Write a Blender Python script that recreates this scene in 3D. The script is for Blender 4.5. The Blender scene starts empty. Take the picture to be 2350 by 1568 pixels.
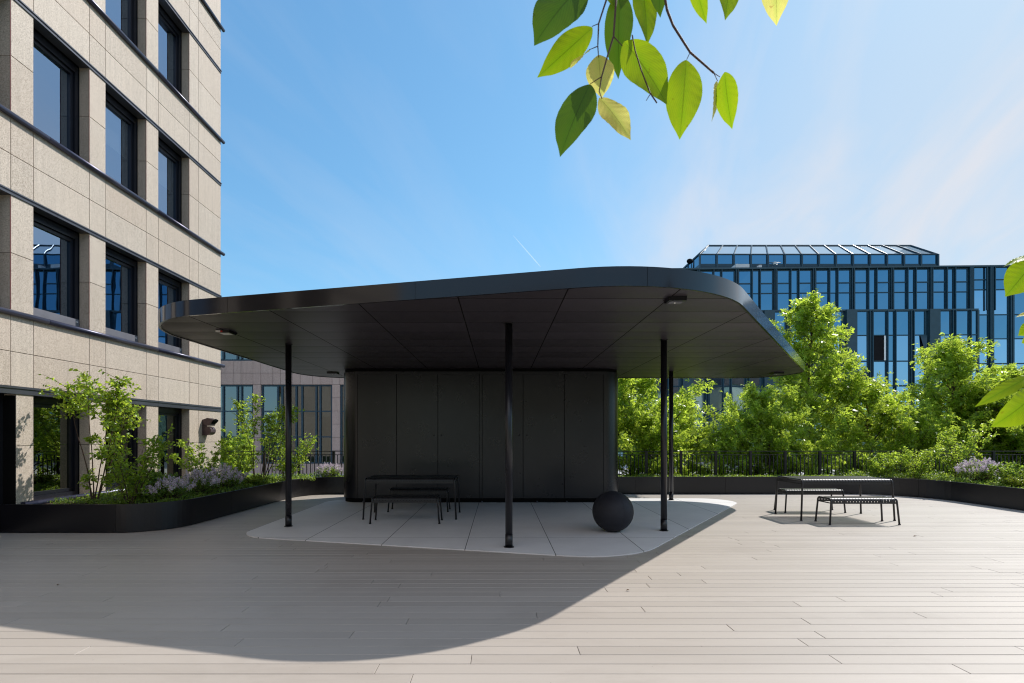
import bpy, math, random
import numpy as np
from mathutils import Vector, Matrix
R = math.radians
scene = bpy.context.scene
COL = scene.collection

# ------------------------------------------------------------------ camera
EYE = 1.58
cam_data = bpy.data.cameras.new("camera")
cam = bpy.data.objects.new("camera", cam_data)
COL.objects.link(cam)
cam.location = (0, 0, EYE)
cam.rotation_euler = (R(90), 0, 0)
cam_data.sensor_width = 36
cam_data.lens = 18.077
cam_data.shift_x = 0.01277
cam_data.shift_y = 0.0923
cam_data.clip_start = 0.05
cam_data.clip_end = 6000
cam_data.dof.use_dof = True
cam_data.dof.focus_distance = 11.0
cam_data.dof.aperture_fstop = 13
scene.camera = cam

# ------------------------------------------------------------------ sun + sky
SUN = Vector((0.78, 0.54, 1.0)).normalized()
sun_el = math.asin(SUN.z)
sun_az = math.atan2(SUN.x, SUN.y)
sd = bpy.data.lights.new("sun", 'SUN')
sd.energy = 2.75
sd.angle = R(0.5)
sd.color = (1.0, 0.955, 0.90)
sun = bpy.data.objects.new("sun", sd)
COL.objects.link(sun)
sun.rotation_euler = SUN.to_track_quat('Z', 'Y').to_euler()
sun.location = (20, 14, 30)

world = bpy.data.worlds.new("World")
scene.world = world
world.use_nodes = True
wn, wl = world.node_tree.nodes, world.node_tree.links
wn.clear()
wo = wn.new('ShaderNodeOutputWorld')
bg = wn.new('ShaderNodeBackground')
sky = wn.new('ShaderNodeTexSky')
sky.sky_type = 'NISHITA'
sky.sun_disc = False
sky.sun_elevation = sun_el
sky.sun_rotation = sun_az
sky.air_density = 1.0
sky.dust_density = 0.5
sky.ozone_density = 3.0
bg.inputs['Strength'].default_value = 0.12
tc = wn.new('ShaderNodeTexCoord')
sep = wn.new('ShaderNodeSeparateXYZ')
wl.new(tc.outputs['Generated'], sep.inputs[0])
def wmath(op, a, b=None, c=None):
    n = wn.new('ShaderNodeMath'); n.operation = op
    for i, v in enumerate((a, b, c)):
        if v is None: continue
        if isinstance(v, (int, float)): n.inputs[i].default_value = v
        else: wl.new(v, n.inputs[i])
    return n.outputs[0]
den = wmath('ADD', wmath('MAXIMUM', sep.outputs[2], 0.0), 0.16)
px = wmath('DIVIDE', sep.outputs[0], den)
py = wmath('DIVIDE', sep.outputs[1], den)
# thin cirrus: streaks drawn out along one direction of the high air
ca, sa = math.cos(R(72)), math.sin(R(72))
u = wmath('ADD', wmath('MULTIPLY', px, ca), wmath('MULTIPLY', py, sa))
v = wmath('SUBTRACT', wmath('MULTIPLY', py, ca), wmath('MULTIPLY', px, sa))
cmb = wn.new('ShaderNodeCombineXYZ')
wl.new(wmath('MULTIPLY', u, 0.55), cmb.inputs[0]); wl.new(wmath('MULTIPLY', v, 2.2), cmb.inputs[1])
cn = wn.new('ShaderNodeTexNoise'); cn.inputs['Scale'].default_value = 1.5
cn.inputs['Detail'].default_value = 7; cn.inputs['Roughness'].default_value = 0.55
cn.inputs['Distortion'].default_value = 0.5
wl.new(cmb.outputs[0], cn.inputs['Vector'])
cr = wn.new('ShaderNodeMapRange'); cr.inputs['From Min'].default_value = 0.42; cr.inputs['From Max'].default_value = 0.70
wl.new(cn.outputs[0], cr.inputs['Value'])
# the cirrus bank lies towards the sun
dotn = wn.new('ShaderNodeVectorMath'); dotn.operation = 'DOT_PRODUCT'
wl.new(tc.outputs['Generated'], dotn.inputs[0]); dotn.inputs[1].default_value = Vector((0.80, 0.62, 0.15)).normalized()
side = wn.new('ShaderNodeMapRange'); side.interpolation_type = 'SMOOTHSTEP'
side.inputs['From Min'].default_value = 0.66; side.inputs['From Max'].default_value = 1.0
wl.new(dotn.outputs['Value'], side.inputs['Value'])
veil = wmath('MULTIPLY', side.outputs[0], 0.62)
cl = wmath('MULTIPLY', cr.outputs[0], wmath('ADD', wmath('MULTIPLY', side.outputs[0], 0.50), 0.09))
cf = veil
sat = wn.new('ShaderNodeHueSaturation'); sat.inputs['Saturation'].default_value = 1.0
wl.new(sky.outputs[0], sat.inputs['Color'])
mixc = wn.new('ShaderNodeMix'); mixc.data_type = 'RGBA'
wl.new(cf, mixc.inputs['Factor']); tint = wn.new('ShaderNodeMix'); tint.data_type = 'RGBA'; tint.blend_type = 'MULTIPLY'; tint.inputs['Factor'].default_value = 1
wl.new(sat.outputs[0], tint.inputs['A']); tint.inputs['B'].default_value = (0.96, 1.07, 1.02, 1)
def sky_shoulder(col):
    a = wn.new('ShaderNodeVectorMath'); a.operation = 'MULTIPLY_ADD'; wl.new(col, a.inputs[0]); a.inputs[1].default_value = (0.15,)*3; a.inputs[2].default_value = (1,)*3
    b = wn.new('ShaderNodeVectorMath'); b.operation = 'DIVIDE'; wl.new(col, b.inputs[0]); wl.new(a.outputs[0], b.inputs[1])
    c = wn.new('ShaderNodeVectorMath'); c.operation = 'SCALE'; wl.new(b.outputs[0], c.inputs[0]); c.inputs['Scale'].default_value = 1.27
    d = wn.new('ShaderNodeVectorMath'); d.operation = 'MULTIPLY'; wl.new(c.outputs[0], d.inputs[0]); d.inputs[1].default_value = (0.64, 0.93, 1.14)
    return d.outputs[0]
wl.new(sky_shoulder(tint.outputs['Result']), mixc.inputs['A'])
mixc.inputs['B'].default_value = (3.05, 3.15, 3.35, 1)
# bright broken cloud added out of view behind the viewpoint, as fill light
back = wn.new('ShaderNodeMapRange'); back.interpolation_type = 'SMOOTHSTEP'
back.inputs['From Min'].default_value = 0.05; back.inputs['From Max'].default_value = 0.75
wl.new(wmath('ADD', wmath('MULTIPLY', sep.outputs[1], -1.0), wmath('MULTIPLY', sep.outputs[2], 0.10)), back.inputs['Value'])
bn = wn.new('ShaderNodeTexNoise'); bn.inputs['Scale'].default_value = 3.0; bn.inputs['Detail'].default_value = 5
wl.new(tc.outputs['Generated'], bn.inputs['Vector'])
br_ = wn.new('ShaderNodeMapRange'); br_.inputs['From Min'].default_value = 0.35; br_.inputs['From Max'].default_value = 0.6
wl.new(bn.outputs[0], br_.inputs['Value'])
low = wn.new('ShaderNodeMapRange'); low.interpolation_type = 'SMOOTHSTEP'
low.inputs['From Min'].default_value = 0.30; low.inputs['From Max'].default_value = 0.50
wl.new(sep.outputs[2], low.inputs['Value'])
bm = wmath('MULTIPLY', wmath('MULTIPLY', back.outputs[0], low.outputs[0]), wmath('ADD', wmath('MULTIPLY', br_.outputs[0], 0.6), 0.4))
mixw = wn.new('ShaderNodeMix'); mixw.data_type = 'RGBA'
wl.new(wmath('MINIMUM', wmath('MULTIPLY', cl, 1.25), 1.0), mixw.inputs['Factor']); wl.new(mixc.outputs['Result'], mixw.inputs['A'])
mixw.inputs['B'].default_value = (3.75, 3.62, 3.72, 1)
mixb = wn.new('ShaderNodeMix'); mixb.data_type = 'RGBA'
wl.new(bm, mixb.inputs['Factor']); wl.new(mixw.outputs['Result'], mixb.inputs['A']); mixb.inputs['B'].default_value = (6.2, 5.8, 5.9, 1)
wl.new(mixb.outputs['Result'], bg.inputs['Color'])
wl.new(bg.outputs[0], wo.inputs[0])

scene.view_settings.view_transform = 'Standard'
scene.view_settings.look = 'None'
scene.view_settings.exposure = 0.90
scene.view_settings.gamma = 1.0
scene.render.engine = 'CYCLES'
cy = scene.cycles
cy.use_denoising = True
cy.denoising_input_passes = 'RGB_ALBEDO_NORMAL'; cy.denoising_prefilter = 'ACCURATE'
cy.filter_width = 1.15
cy.use_adaptive_sampling = False
cy.max_bounces = 8; cy.diffuse_bounces = 4; cy.glossy_bounces = 4
cy.transmission_bounces = 4; cy.transparent_max_bounces = 8
cy.caustics_reflective = False; cy.caustics_refractive = False
cy.sample_clamp_indirect = 6

# ------------------------------------------------------------------ helpers
def D(x, y, Y):
    """point seen at (x, y) of the 2350 px wide photograph, at distance Y"""
    return Vector(((x - 1145) / 1180 * Y, Y, EYE + (1001 - y) / 1180 * Y))
def G(x, y, z=0.0):
    Y = 1180 * (EYE - z) / (y - 1001)
    return ((x - 1145) / 1180 * Y, Y)

def tag(o, label=None, cat=None, group=None, kind=None):
    if label: o['label'] = label
    if cat: o['category'] = cat
    if group: o['group'] = group
    if kind: o['kind'] = kind
    return o
WLOC = {}
def empty(name, loc, rz=0.0, parent=None):
    o = bpy.data.objects.new(name, None); COL.objects.link(o)
    o.empty_display_size = 0.2
    o.location = loc; o.rotation_euler = (0, 0, rz)
    WLOC[o] = Vector(loc)
    return o
def copy_tree(o, parent=None):
    c = o.copy(); COL.objects.link(c); c.parent = parent
    for ch in list(o.children): copy_tree(ch, c)
    return c

class MB:
    def __init__(s): s.v = []; s.f = []; s.m = []; s.sm = []
    def add(s, vs, fs, mi=0, smooth=False):
        b = len(s.v); s.v.extend([tuple(p) for p in vs])
        for f in fs:
            s.f.append(tuple(i + b for i in f)); s.m.append(mi); s.sm.append(smooth)
        return s
    def box(s, x0, x1, y0, y1, z0, z1, mi=0):
        vs = [(x0,y0,z0),(x1,y0,z0),(x1,y1,z0),(x0,y1,z0),(x0,y0,z1),(x1,y0,z1),(x1,y1,z1),(x0,y1,z1)]
        return s.add(vs, [(0,3,2,1),(4,5,6,7),(0,1,5,4),(1,2,6,5),(2,3,7,6),(3,0,4,7)], mi)
    def cbox(s, x0, x1, y0, y1, z0, z1, c=0.002, mi=0):
        """box with its top edges chamfered"""
        vs = [(x0,y0,z0),(x1,y0,z0),(x1,y1,z0),(x0,y1,z0),(x0,y0,z1-c),(x1,y0,z1-c),(x1,y1,z1-c),(x0,y1,z1-c),
              (x0+c,y0+c,z1),(x1-c,y0+c,z1),(x1-c,y1-c,z1),(x0+c,y1-c,z1)]
        return s.add(vs, [(8,9,10,11),(0,1,5,4),(1,2,6,5),(2,3,7,6),(3,0,4,7),(4,5,9,8),(5,6,10,9),(6,7,11,10),(7,4,8,11)], mi)
    def tube(s, pts, r, n=8, mi=0, cap=True, smooth=True):
        pts = [Vector(p) for p in pts]
        rs = r if isinstance(r, (list, tuple)) else [r] * len(pts)
        up = Vector((0, 0, 1)); vs = []
        prev = None
        for i, p in enumerate(pts):
            t = (pts[min(i+1, len(pts)-1)] - pts[max(i-1, 0)])
            if t.length < 1e-9: t = Vector((0,0,1))
            t.normalize()
            if prev is None:
                a = up.cross(t)
                if a.length < 0.05: a = Vector((1,0,0)).cross(t)
            else:
                a = prev - t * prev.dot(t)
                if a.length < 1e-6: a = up.cross(t)
            a.normalize(); prev = a; b = t.cross(a)
            for k in range(n):
                th = 2 * math.pi * k / n
                vs.append(p + (a * math.cos(th) + b * math.sin(th)) * rs[i])
        fs = []
        for i in range(len(pts) - 1):
            for k in range(n):
                k2 = (k + 1) % n
                fs.append((i*n+k, i*n+k2, (i+1)*n+k2, (i+1)*n+k))
        s.add(vs, fs, mi, smooth)
        if cap:
            base = len(s.v) - len(vs)
            s.f.append(tuple(base + k for k in reversed(range(n)))); s.m.append(mi); s.sm.append(False)
            s.f.append(tuple(base + (len(pts)-1)*n + k for k in range(n))); s.m.append(mi); s.sm.append(False)
        return s
    def prism(s, outline, z0, z1, mi=0, top=True, bottom=True, smooth=False, mtop=None, mbot=None):
        n = len(outline)
        vs = [(x, y, z0) for x, y in outline] + [(x, y, z1) for x, y in outline]
        s.add(vs, [(i, (i+1) % n, n + (i+1) % n, n + i) for i in range(n)], mi, smooth)
        if top: s.add([(x, y, z1) for x, y in outline], [tuple(range(n))], mi if mtop is None else mtop)
        if bottom: s.add([(x, y, z0) for x, y in outline], [tuple(reversed(range(n)))], mi if mbot is None else mbot)
        return s
    def sphere(s, c, r, nu=16, nv=10, mi=0, sc=(1,1,1)):
        vs = [(c[0], c[1], c[2] - r*sc[2])]
        for j in range(1, nv):
            ph = -math.pi/2 + math.pi * j / nv
            for i in range(nu):
                th = 2*math.pi*i/nu
                vs.append((c[0]+r*sc[0]*math.cos(ph)*math.cos(th), c[1]+r*sc[1]*math.cos(ph)*math.sin(th), c[2]+r*sc[2]*math.sin(ph)))
        vs.append((c[0], c[1], c[2] + r*sc[2]))
        fs = []
        for i in range(nu): fs.append((0, 1+(i+1) % nu, 1+i))
        for j in range(nv-2):
            for i in range(nu):
                a = 1+j*nu+i; b = 1+j*nu+(i+1) % nu
                fs.append((a, b, b+nu, a+nu))
        L = len(vs)-1
        for i in range(nu): fs.append((L, 1+(nv-2)*nu+i, 1+(nv-2)*nu+(i+1) % nu))
        return s.add(vs, fs, mi, True)
    def build(s, name, mats, parent=None, origin=None):
        off = Vector((0,0,0))
        if parent is not None: off = WLOC.get(parent, Vector((0,0,0)))
        if origin is not None and parent is None: off = Vector(origin)
        me = bpy.data.meshes.new(name)
        me.from_pydata([(x-off.x, y-off.y, z-off.z) for x, y, z in s.v], [], s.f)
        if not isinstance(mats, (list, tuple)): mats = [mats]
        for m in mats: me.materials.append(m)
        me.polygons.foreach_set('material_index', s.m)
        me.polygons.foreach_set('use_smooth', s.sm)
        me.update()
        o = bpy.data.objects.new(name, me); COL.objects.link(o)
        if parent is not None:
            o.parent = parent; WLOC[o] = off
        elif origin is not None:
            o.location = origin; WLOC[o] = off
        return o

def offset_loop(pts, d):
    """inward (positive d) parallel copy of a counter-clockwise loop"""
    n = len(pts); out = []
    for i in range(n):
        p0, p1, p2 = Vector(pts[i-1]), Vector(pts[i]), Vector(pts[(i+1) % n])
        a = (p1-p0).normalized(); b = (p2-p1).normalized()
        na = Vector((-a.y, a.x)); nb = Vector((-b.y, b.x))
        m = (na+nb).normalized(); k = d / max(0.3, m.dot(na))
        out.append((p1.x + m.x*k, p1.y + m.y*k))
    return out
def round_poly(corners, n=14):
    """corners: (x, y, radius) counter-clockwise -> outline with arcs"""
    out = []; N = len(corners)
    for i in range(N):
        p = Vector(corners[i][:2]); r = corners[i][2]
        a = (Vector(corners[i-1][:2]) - p).normalized(); b = (Vector(corners[(i+1) % N][:2]) - p).normalized()
        ang = a.angle(b); t = r / math.tan(ang/2)
        c = p + (a+b).normalized() * (r / math.sin(ang/2))
        s = p + a*t; e = p + b*t
        a0 = math.atan2(s.y-c.y, s.x-c.x); a1 = math.atan2(e.y-c.y, e.x-c.x)
        while a1 - a0 > math.pi: a1 -= 2*math.pi
        while a1 - a0 < -math.pi: a1 += 2*math.pi
        for k in range(n+1):
            th = a0 + (a1-a0)*k/n
            out.append((c.x + r*math.cos(th), c.y + r*math.sin(th)))
    return out
def arc_path(corners, n=12):
    """open path with rounded inner corners: (x, y, radius)"""
    out = [tuple(corners[0][:2])]
    for i in range(1, len(corners)-1):
        p = Vector(corners[i][:2]); r = corners[i][2]
        a = (Vector(corners[i-1][:2]) - p).normalized(); b = (Vector(corners[i+1][:2]) - p).normalized()
        ang = a.angle(b); t = r / math.tan(ang/2)
        c = p + (a+b).normalized() * (r / math.sin(ang/2))
        s = p + a*t; e = p + b*t
        a0 = math.atan2(s.y-c.y, s.x-c.x); a1 = math.atan2(e.y-c.y, e.x-c.x)
        while a1 - a0 > math.pi: a1 -= 2*math.pi
        while a1 - a0 < -math.pi: a1 += 2*math.pi
        for k in range(n+1):
            th = a0 + (a1-a0)*k/n
            out.append((c.x + r*math.cos(th), c.y + r*math.sin(th)))
    out.append(tuple(corners[-1][:2]))
    return out

# ------------------------------------------------------------------ materials
class NT:
    def __init__(s, name):
        s.m = bpy.data.materials.new(name); s.m.use_nodes = True
        s.n = s.m.node_tree.nodes; s.l = s.m.node_tree.links; s.n.clear()
        s.out = s.n.new('ShaderNodeOutputMaterial')
    def __call__(s, t, **kw):
        n = s.n.new('ShaderNode' + t)
        for k, v in kw.items(): setattr(n, k, v)
        return n
    def link(s, a, b): s.l.new(a, b)
    def math(s, op, a, b=None, c=None, clamp=False):
        n = s('Math', operation=op); n.use_clamp = clamp
        for i, v in enumerate((a, b, c)):
            if v is None: continue
            if isinstance(v, (int, float)): n.inputs[i].default_value = v
            else: s.link(v, n.inputs[i])
        return n.outputs[0]
    def noise(s, scale, detail=4, rough=0.5, vec=None, dist=0.0):
        n = s('TexNoise'); n.inputs['Scale'].default_value = scale; n.inputs['Detail'].default_value = detail
        n.inputs['Roughness'].default_value = rough; n.inputs['Distortion'].default_value = dist
        if vec is not None: s.link(vec, n.inputs['Vector'])
        return n.outputs[0]
    def obj(s, sc=(1,1,1)):
        t = s('TexCoord'); mp = s('Mapping'); mp.inputs['Scale'].default_value = sc
        s.link(t.outputs['Object'], mp.inputs['Vector']); return mp.outputs[0]
    def ramp(s, fac, stops):
        r = s('ValToRGB'); e = r.color_ramp.elements
        while len(e) > 1: e.remove(e[-1])
        e[0].position = stops[0][0]; e[0].color = (*stops[0][1], 1)
        for p, c in stops[1:]:
            k = e.new(p); k.color = (*c, 1)
        s.link(fac, r.inputs[0]); return r.outputs[0]
    def mix(s, fac, a, b, mode='MIX'):
        n = s('Mix', data_type='RGBA', blend_type=mode)
        for sock, v in (('Factor', fac), ('A', a), ('B', b)):
            if isinstance(v, (int, float)): n.inputs[sock].default_value = v
            elif isinstance(v, tuple): n.inputs[sock].default_value = (*v, 1)
            else: s.link(v, n.inputs[sock])
        return n.outputs['Result']
    def bump(s, h, strength=0.3, dist=0.01, normal=None):
        b = s('Bump'); b.inputs['Strength'].default_value = strength; b.inputs['Distance'].default_value = dist
        s.link(h, b.inputs['Height'])
        if normal is not None: s.link(normal, b.inputs['Normal'])
        return b.outputs[0]
    def bsdf(s, color, rough=0.5, metal=0.0, spec=0.5, normal=None, out=True, **kw):
        p = s('BsdfPrincipled')
        for sock, v in (('Base Color', color), ('Roughness', rough), ('Metallic', metal), ('Specular IOR Level', spec)):
            if isinstance(v, (int, float)): p.inputs[sock].default_value = v
            elif isinstance(v, tuple): p.inputs[sock].default_value = (*v, 1)
            else: s.link(v, p.inputs[sock])
        if normal is not None: s.link(normal, p.inputs['Normal'])
        if out: s.link(p.outputs[0], s.out.inputs[0])
        return p
    def island(s):
        g = s('NewGeometry'); return g.outputs['Random Per Island']

M = {}
def paint(name, col, rough=0.4, spec=0.5, var=0.15, scale=3.0, bump=0.0, metal=0.0):
    t = NT(name); v = t.obj()
    n1 = t.noise(scale, 5, 0.6, v)
    c0 = tuple(c*(1-var) for c in col); c1 = tuple(min(1, c*(1+var)) for c in col)
    c = t.ramp(n1, [(0.3, c0), (0.7, c1)])
    ra = 0.05 if 'cabin' in name else 0.12
    r = t.math('ADD', t.math('MULTIPLY', t.noise(scale*3, 3, 0.6, v), ra), rough - ra/2)
    nm = t.bump(t.noise(scale*40, 2, 0.5, v), bump, 0.002) if bump else None
    t.bsdf(c, r, metal, spec, nm)
    M[name] = t.m; return t.m

# decking: composite boards, one tone per board, long fine grain
t = NT('deck_boards'); v = t.obj((0.6, 14, 1))
isl = t.island()
g = t.noise(6, 5, 0.6, v); big = t.noise(0.5, 3, 0.5, t.obj())
c = t.ramp(isl, [(0.0, (0.378, 0.331, 0.285)), (0.5, (0.410, 0.360, 0.311)), (1.0, (0.442, 0.390, 0.338))])
c = t.mix(t.math('MULTIPLY', g, 0.22), c, (0.24, 0.21, 0.18))
c = t.mix(t.math('MULTIPLY', big, 0.20), c, (0.43, 0.40, 0.37))
stn = t.noise(1.1, 6, 0.65, t.obj((0.8, 1.6, 1)), 0.6)
c = t.mix(t.math('MULTIPLY', t.math('SUBTRACT', stn, 0.52, clamp=True), 1.3), c, (0.25, 0.21, 0.175))
spk = t.noise(26, 2, 0.5, t.obj())
c = t.mix(t.math('MULTIPLY', t.math('GREATER_THAN', spk, 0.76), 0.35), c, (0.12, 0.10, 0.09))
r = t.math('ADD', t.math('MULTIPLY', t.noise(2.0, 3, 0.6, t.obj((0.5, 6, 1))), 0.14), 0.40)
wv = t.math('SINE', t.math('MULTIPLY', t('SeparateXYZ').outputs[0], 1.0))
nm = t.bump(t.noise(30, 4, 0.6, t.obj((0.15, 6, 1))), 0.25, 0.002)
t.bsdf(c, r, 0, 0.5, nm)
M['deck'] = t.m

t = NT('concrete_slab'); v = t.obj()
sx = t('SeparateXYZ'); t.link(v, sx.inputs[0])
GX0, GP = 0.75, 1.22
fx = t.math('FRACT', t.math('DIVIDE', t.math('SUBTRACT', sx.outputs[0], GX0 - 100*GP), GP))
line = t.math('LESS_THAN', t.math('ABSOLUTE', t.math('SUBTRACT', fx, 0.5)), 0.5 - 0.0042)   # 1 off the joint
lineb = t.math('SUBTRACT', 1.0, line)
fy = t.math('FRACT', t.math('DIVIDE', t.math('ADD', sx.outputs[1], 100*2.44 - 8.35), 4.2))
lineyb = t.math('GREATER_THAN', t.math('ABSOLUTE', t.math('SUBTRACT', fy, 0.5)), 0.5 - 0.0011)
lb = t.math('MAXIMUM', lineb, lineyb)
cell = t.math('FLOOR', t.math('DIVIDE', t.math('SUBTRACT', sx.outputs[0], GX0), GP))
wn_ = t('TexWhiteNoise'); wn_.noise_dimensions = '1D'; t.link(cell, wn_.inputs['W'])
c = t.ramp(t.noise(1.4, 7, 0.62, v), [(0.3, (0.66, 0.64, 0.625)), (0.55, (0.72, 0.70, 0.685)), (0.8, (0.77, 0.75, 0.735))])
c = t.mix(t.math('MULTIPLY', wn_.outputs['Value'], 0.18), c, (0.36, 0.355, 0.35))
c = t.mix(t.math('MULTIPLY', t.math('GREATER_THAN', t.noise(9, 6, 0.7, t.obj((0.4, 2, 1))), 0.62), 0.25), c, (0.56, 0.56, 0.55))
c = t.mix(lb, c, (0.03, 0.03, 0.03))
t.bsdf(c, 0.62, 0, 0.4, t.bump(t.noise(60, 4, 0.6, v), 0.15, 0.002))
M['slab'] = t.m

def stone(name, c_lo, c_mid, c_hi, scale=1.0):
    t = NT(name); v = t.obj()
    fine = t.noise(58*scale, 4, 0.75, v); mid = t.noise(1.3, 5, 0.6, v)
    vor = t('TexVoronoi'); vor.inputs['Scale'].default_value = 95*scale; t.link(v, vor.inputs['Vector'])
    sp = t('SeparateColor'); t.link(vor.outputs['Color'], sp.inputs[0])
    c = t.ramp(sp.outputs[0], [(0.0, tuple(x*0.35 for x in c_lo)), (0.13, c_lo), (0.4, c_mid), (0.8, c_hi), (1.0, tuple(min(1, x*1.25) for x in c_hi))])
    c = t.mix(0.45, c, t.ramp(fine, [(0.32, c_lo), (0.5, c_mid), (0.68, c_hi)]))
    isl = t.island()
    c = t.mix(t.math('MULTIPLY', isl, 0.32), c, tuple(x*1.12 for x in c_hi))
    c = t.mix(t.math('MULTIPLY', t.math('FRACT', t.math('MULTIPLY', isl, 7.3)), 0.22), c, (c_mid[0]*1.02, c_mid[1]*0.86, c_mid[2]*0.78))
    c = t.mix(t.math('MULTIPLY', mid, 0.3), c, (c_mid[0]*0.95, c_mid[1]*0.86, c_mid[2]*0.76))
    # rain streaks running down
    st = t.noise(5, 5, 0.65, t.obj((1, 3.0, 0.12)))
    c = t.mix(t.math('MULTIPLY', t.math('SUBTRACT', st, 0.45, clamp=True), 1.3), c, tuple(x*0.62 for x in c_mid))
    t.bsdf(c, 0.55, 0, 0.4, t.bump(fine, 0.25, 0.002))
    M[name] = t.m
stone('granite', (0.19, 0.155, 0.125), (0.455, 0.390, 0.320), (0.62, 0.55, 0.47))
stone('pink_granite', (0.30, 0.23, 0.215), (0.40, 0.315, 0.30), (0.50, 0.42, 0.40), 0.5)

paint('black_metal', (0.007, 0.0065, 0.0085), 0.32, 0.5, 0.2, 1.2)
paint('cabin_metal', (0.012, 0.0115, 0.0155), 0.28, 0.5, 0.22, 0.8)
paint('fascia_metal', (0.012, 0.010, 0.011), 0.30, 0.15, 0.15, 0.7)
_b = [n_ for n_ in M['fascia_metal'].node_tree.nodes if n_.type == 'BSDF_PRINCIPLED'][0]
_b.inputs['Coat Weight'].default_value = 1.0; _b.inputs['Coat IOR'].default_value = 1.45; _b.inputs['Coat Roughness'].default_value = 0.10
paint('joint_black', (0.004, 0.004, 0.004), 0.8, 0.1)
paint('rail_metal', (0.014, 0.013, 0.016), 0.45, 0.4)
paint('furniture_metal', (0.016, 0.015, 0.016), 0.38, 0.5, 0.15, 6)
paint('bullnose_metal', (0.055, 0.055, 0.085), 0.33, 0.5, 0.25, 1.0, 0.0, 0.5)
paint('lintel_metal', (0.10, 0.105, 0.125), 0.35, 0.5, 0.25, 1.0, 0.0, 0.6)
paint('window_frame', (0.008, 0.009, 0.016), 0.35)
paint('navy_frame', (0.016, 0.050, 0.085), 0.4)
paint('teal_frame', (0.009, 0.046, 0.076), 0.4)
paint('teal_cladding', (0.022, 0.058, 0.080), 0.45)
paint('dark_interior', (0.012, 0.012, 0.014), 0.8, 0.1)
paint('blind_fabric', (0.75, 0.82, 0.84), 0.8, 0.1, 0.06)
paint('sill_grey', (0.13, 0.13, 0.15), 0.45, 0.5, 0.2, 2.0)
paint('red_seal', (0.16, 0.03, 0.03), 0.6)
paint('bronze', (0.075, 0.048, 0.048), 0.38, 0.5, 0.3, 12, 0.0, 0.3)
paint('white_plastic', (0.62, 0.62, 0.60), 0.4)
paint('red_plastic', (0.45, 0.03, 0.02), 0.4)
paint('soil', (0.045, 0.032, 0.022), 0.95, 0.1, 0.5, 14, 0.8)
paint('bark', (0.085, 0.055, 0.042), 0.85, 0.2, 0.35, 18, 0.5)
paint('twig', (0.06, 0.028, 0.022), 0.6, 0.3, 0.3, 30)
paint('paving', (0.42, 0.41, 0.42), 0.8, 0.2, 0.12, 0.6, 0.2)
paint('hvac_white', (0.62, 0.63, 0.64), 0.5, 0.3, 0.1, 1)
paint('cream_render', (0.62, 0.57, 0.42), 0.8, 0.2, 0.1, 0.5)
paint('roof_tile', (0.060, 0.045, 0.040), 0.8, 0.2, 0.4, 1.0, 0.3)
paint('grass_far', (0.04, 0.07, 0.02), 0.95, 0.1, 0.4, 2)

# rubbery ball cloth
t = NT('ball_cover'); v = t.obj()
w = t('TexWave'); w.inputs['Scale'].default_value = 220
t.bsdf(t.ramp(t.noise(5, 4, 0.6, v), [(0.3, (0.012, 0.0125, 0.018)), (0.7, (0.020, 0.021, 0.028))]), 0.62, 0, 0.35,
       t.bump(t.noise(260, 2, 0.5, v), 0.5, 0.002), **{})
M['ball'] = t.m

# soffit: rectangular metal panels with dark joints, each sheet a touch different
t = NT('soffit_panels'); v = t.obj()
sx = t('SeparateXYZ'); t.link(v, sx.inputs[0])
qx = t.math('DIVIDE', t.math('SUBTRACT', sx.outputs[0], GX0 - 100*GP), GP)
qy = t.math('DIVIDE', t.math('SUBTRACT', sx.outputs[1], 5.96 - 10.0 - 100*0.637), 0.637)
ex = t.math('GREATER_THAN', t.math('ABSOLUTE', t.math('SUBTRACT', t.math('FRACT', qx), 0.5)), 0.5 - 0.0062)
ey = t.math('GREATER_THAN', t.math('ABSOLUTE', t.math('SUBTRACT', t.math('FRACT', qy), 0.5)), 0.5 - 0.011)
e = t.math('MAXIMUM', ex, ey)
cb = t('CombineXYZ'); t.link(t.math('FLOOR', qx), cb.inputs[0]); t.link(t.math('FLOOR', qy), cb.inputs[1])
wh = t('TexWhiteNoise'); wh.noise_dimensions = '3D'; t.link(cb.outputs[0], wh.inputs['Vector'])
c = t.ramp(wh.outputs['Value'], [(0, (0.037, 0.031, 0.037)), (1, (0.056, 0.047, 0.056))])
c = t.mix(e, c, (0.014, 0.013, 0.013))
# sheets belly slightly between their fixings
sag = t.math('MULTIPLY', t.math('SINE', t.math('MULTIPLY', t.math('FRACT', qy), math.pi)), 1.0)
sagx = t.math('SINE', t.math('MULTIPLY', t.math('FRACT', qx), math.pi))
hh = t.math('ADD', t.math('MULTIPLY', sag, 0.7), t.math('MULTIPLY', t.noise(1.2, 2, 0.5, v), 1.2))
t.bsdf(c, 0.42, 0, t.math('MULTIPLY', t.math('SUBTRACT', 1.0, e), 0.45), t.bump(hh, 0.5, 0.02))
M['soffit'] = t.m

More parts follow.
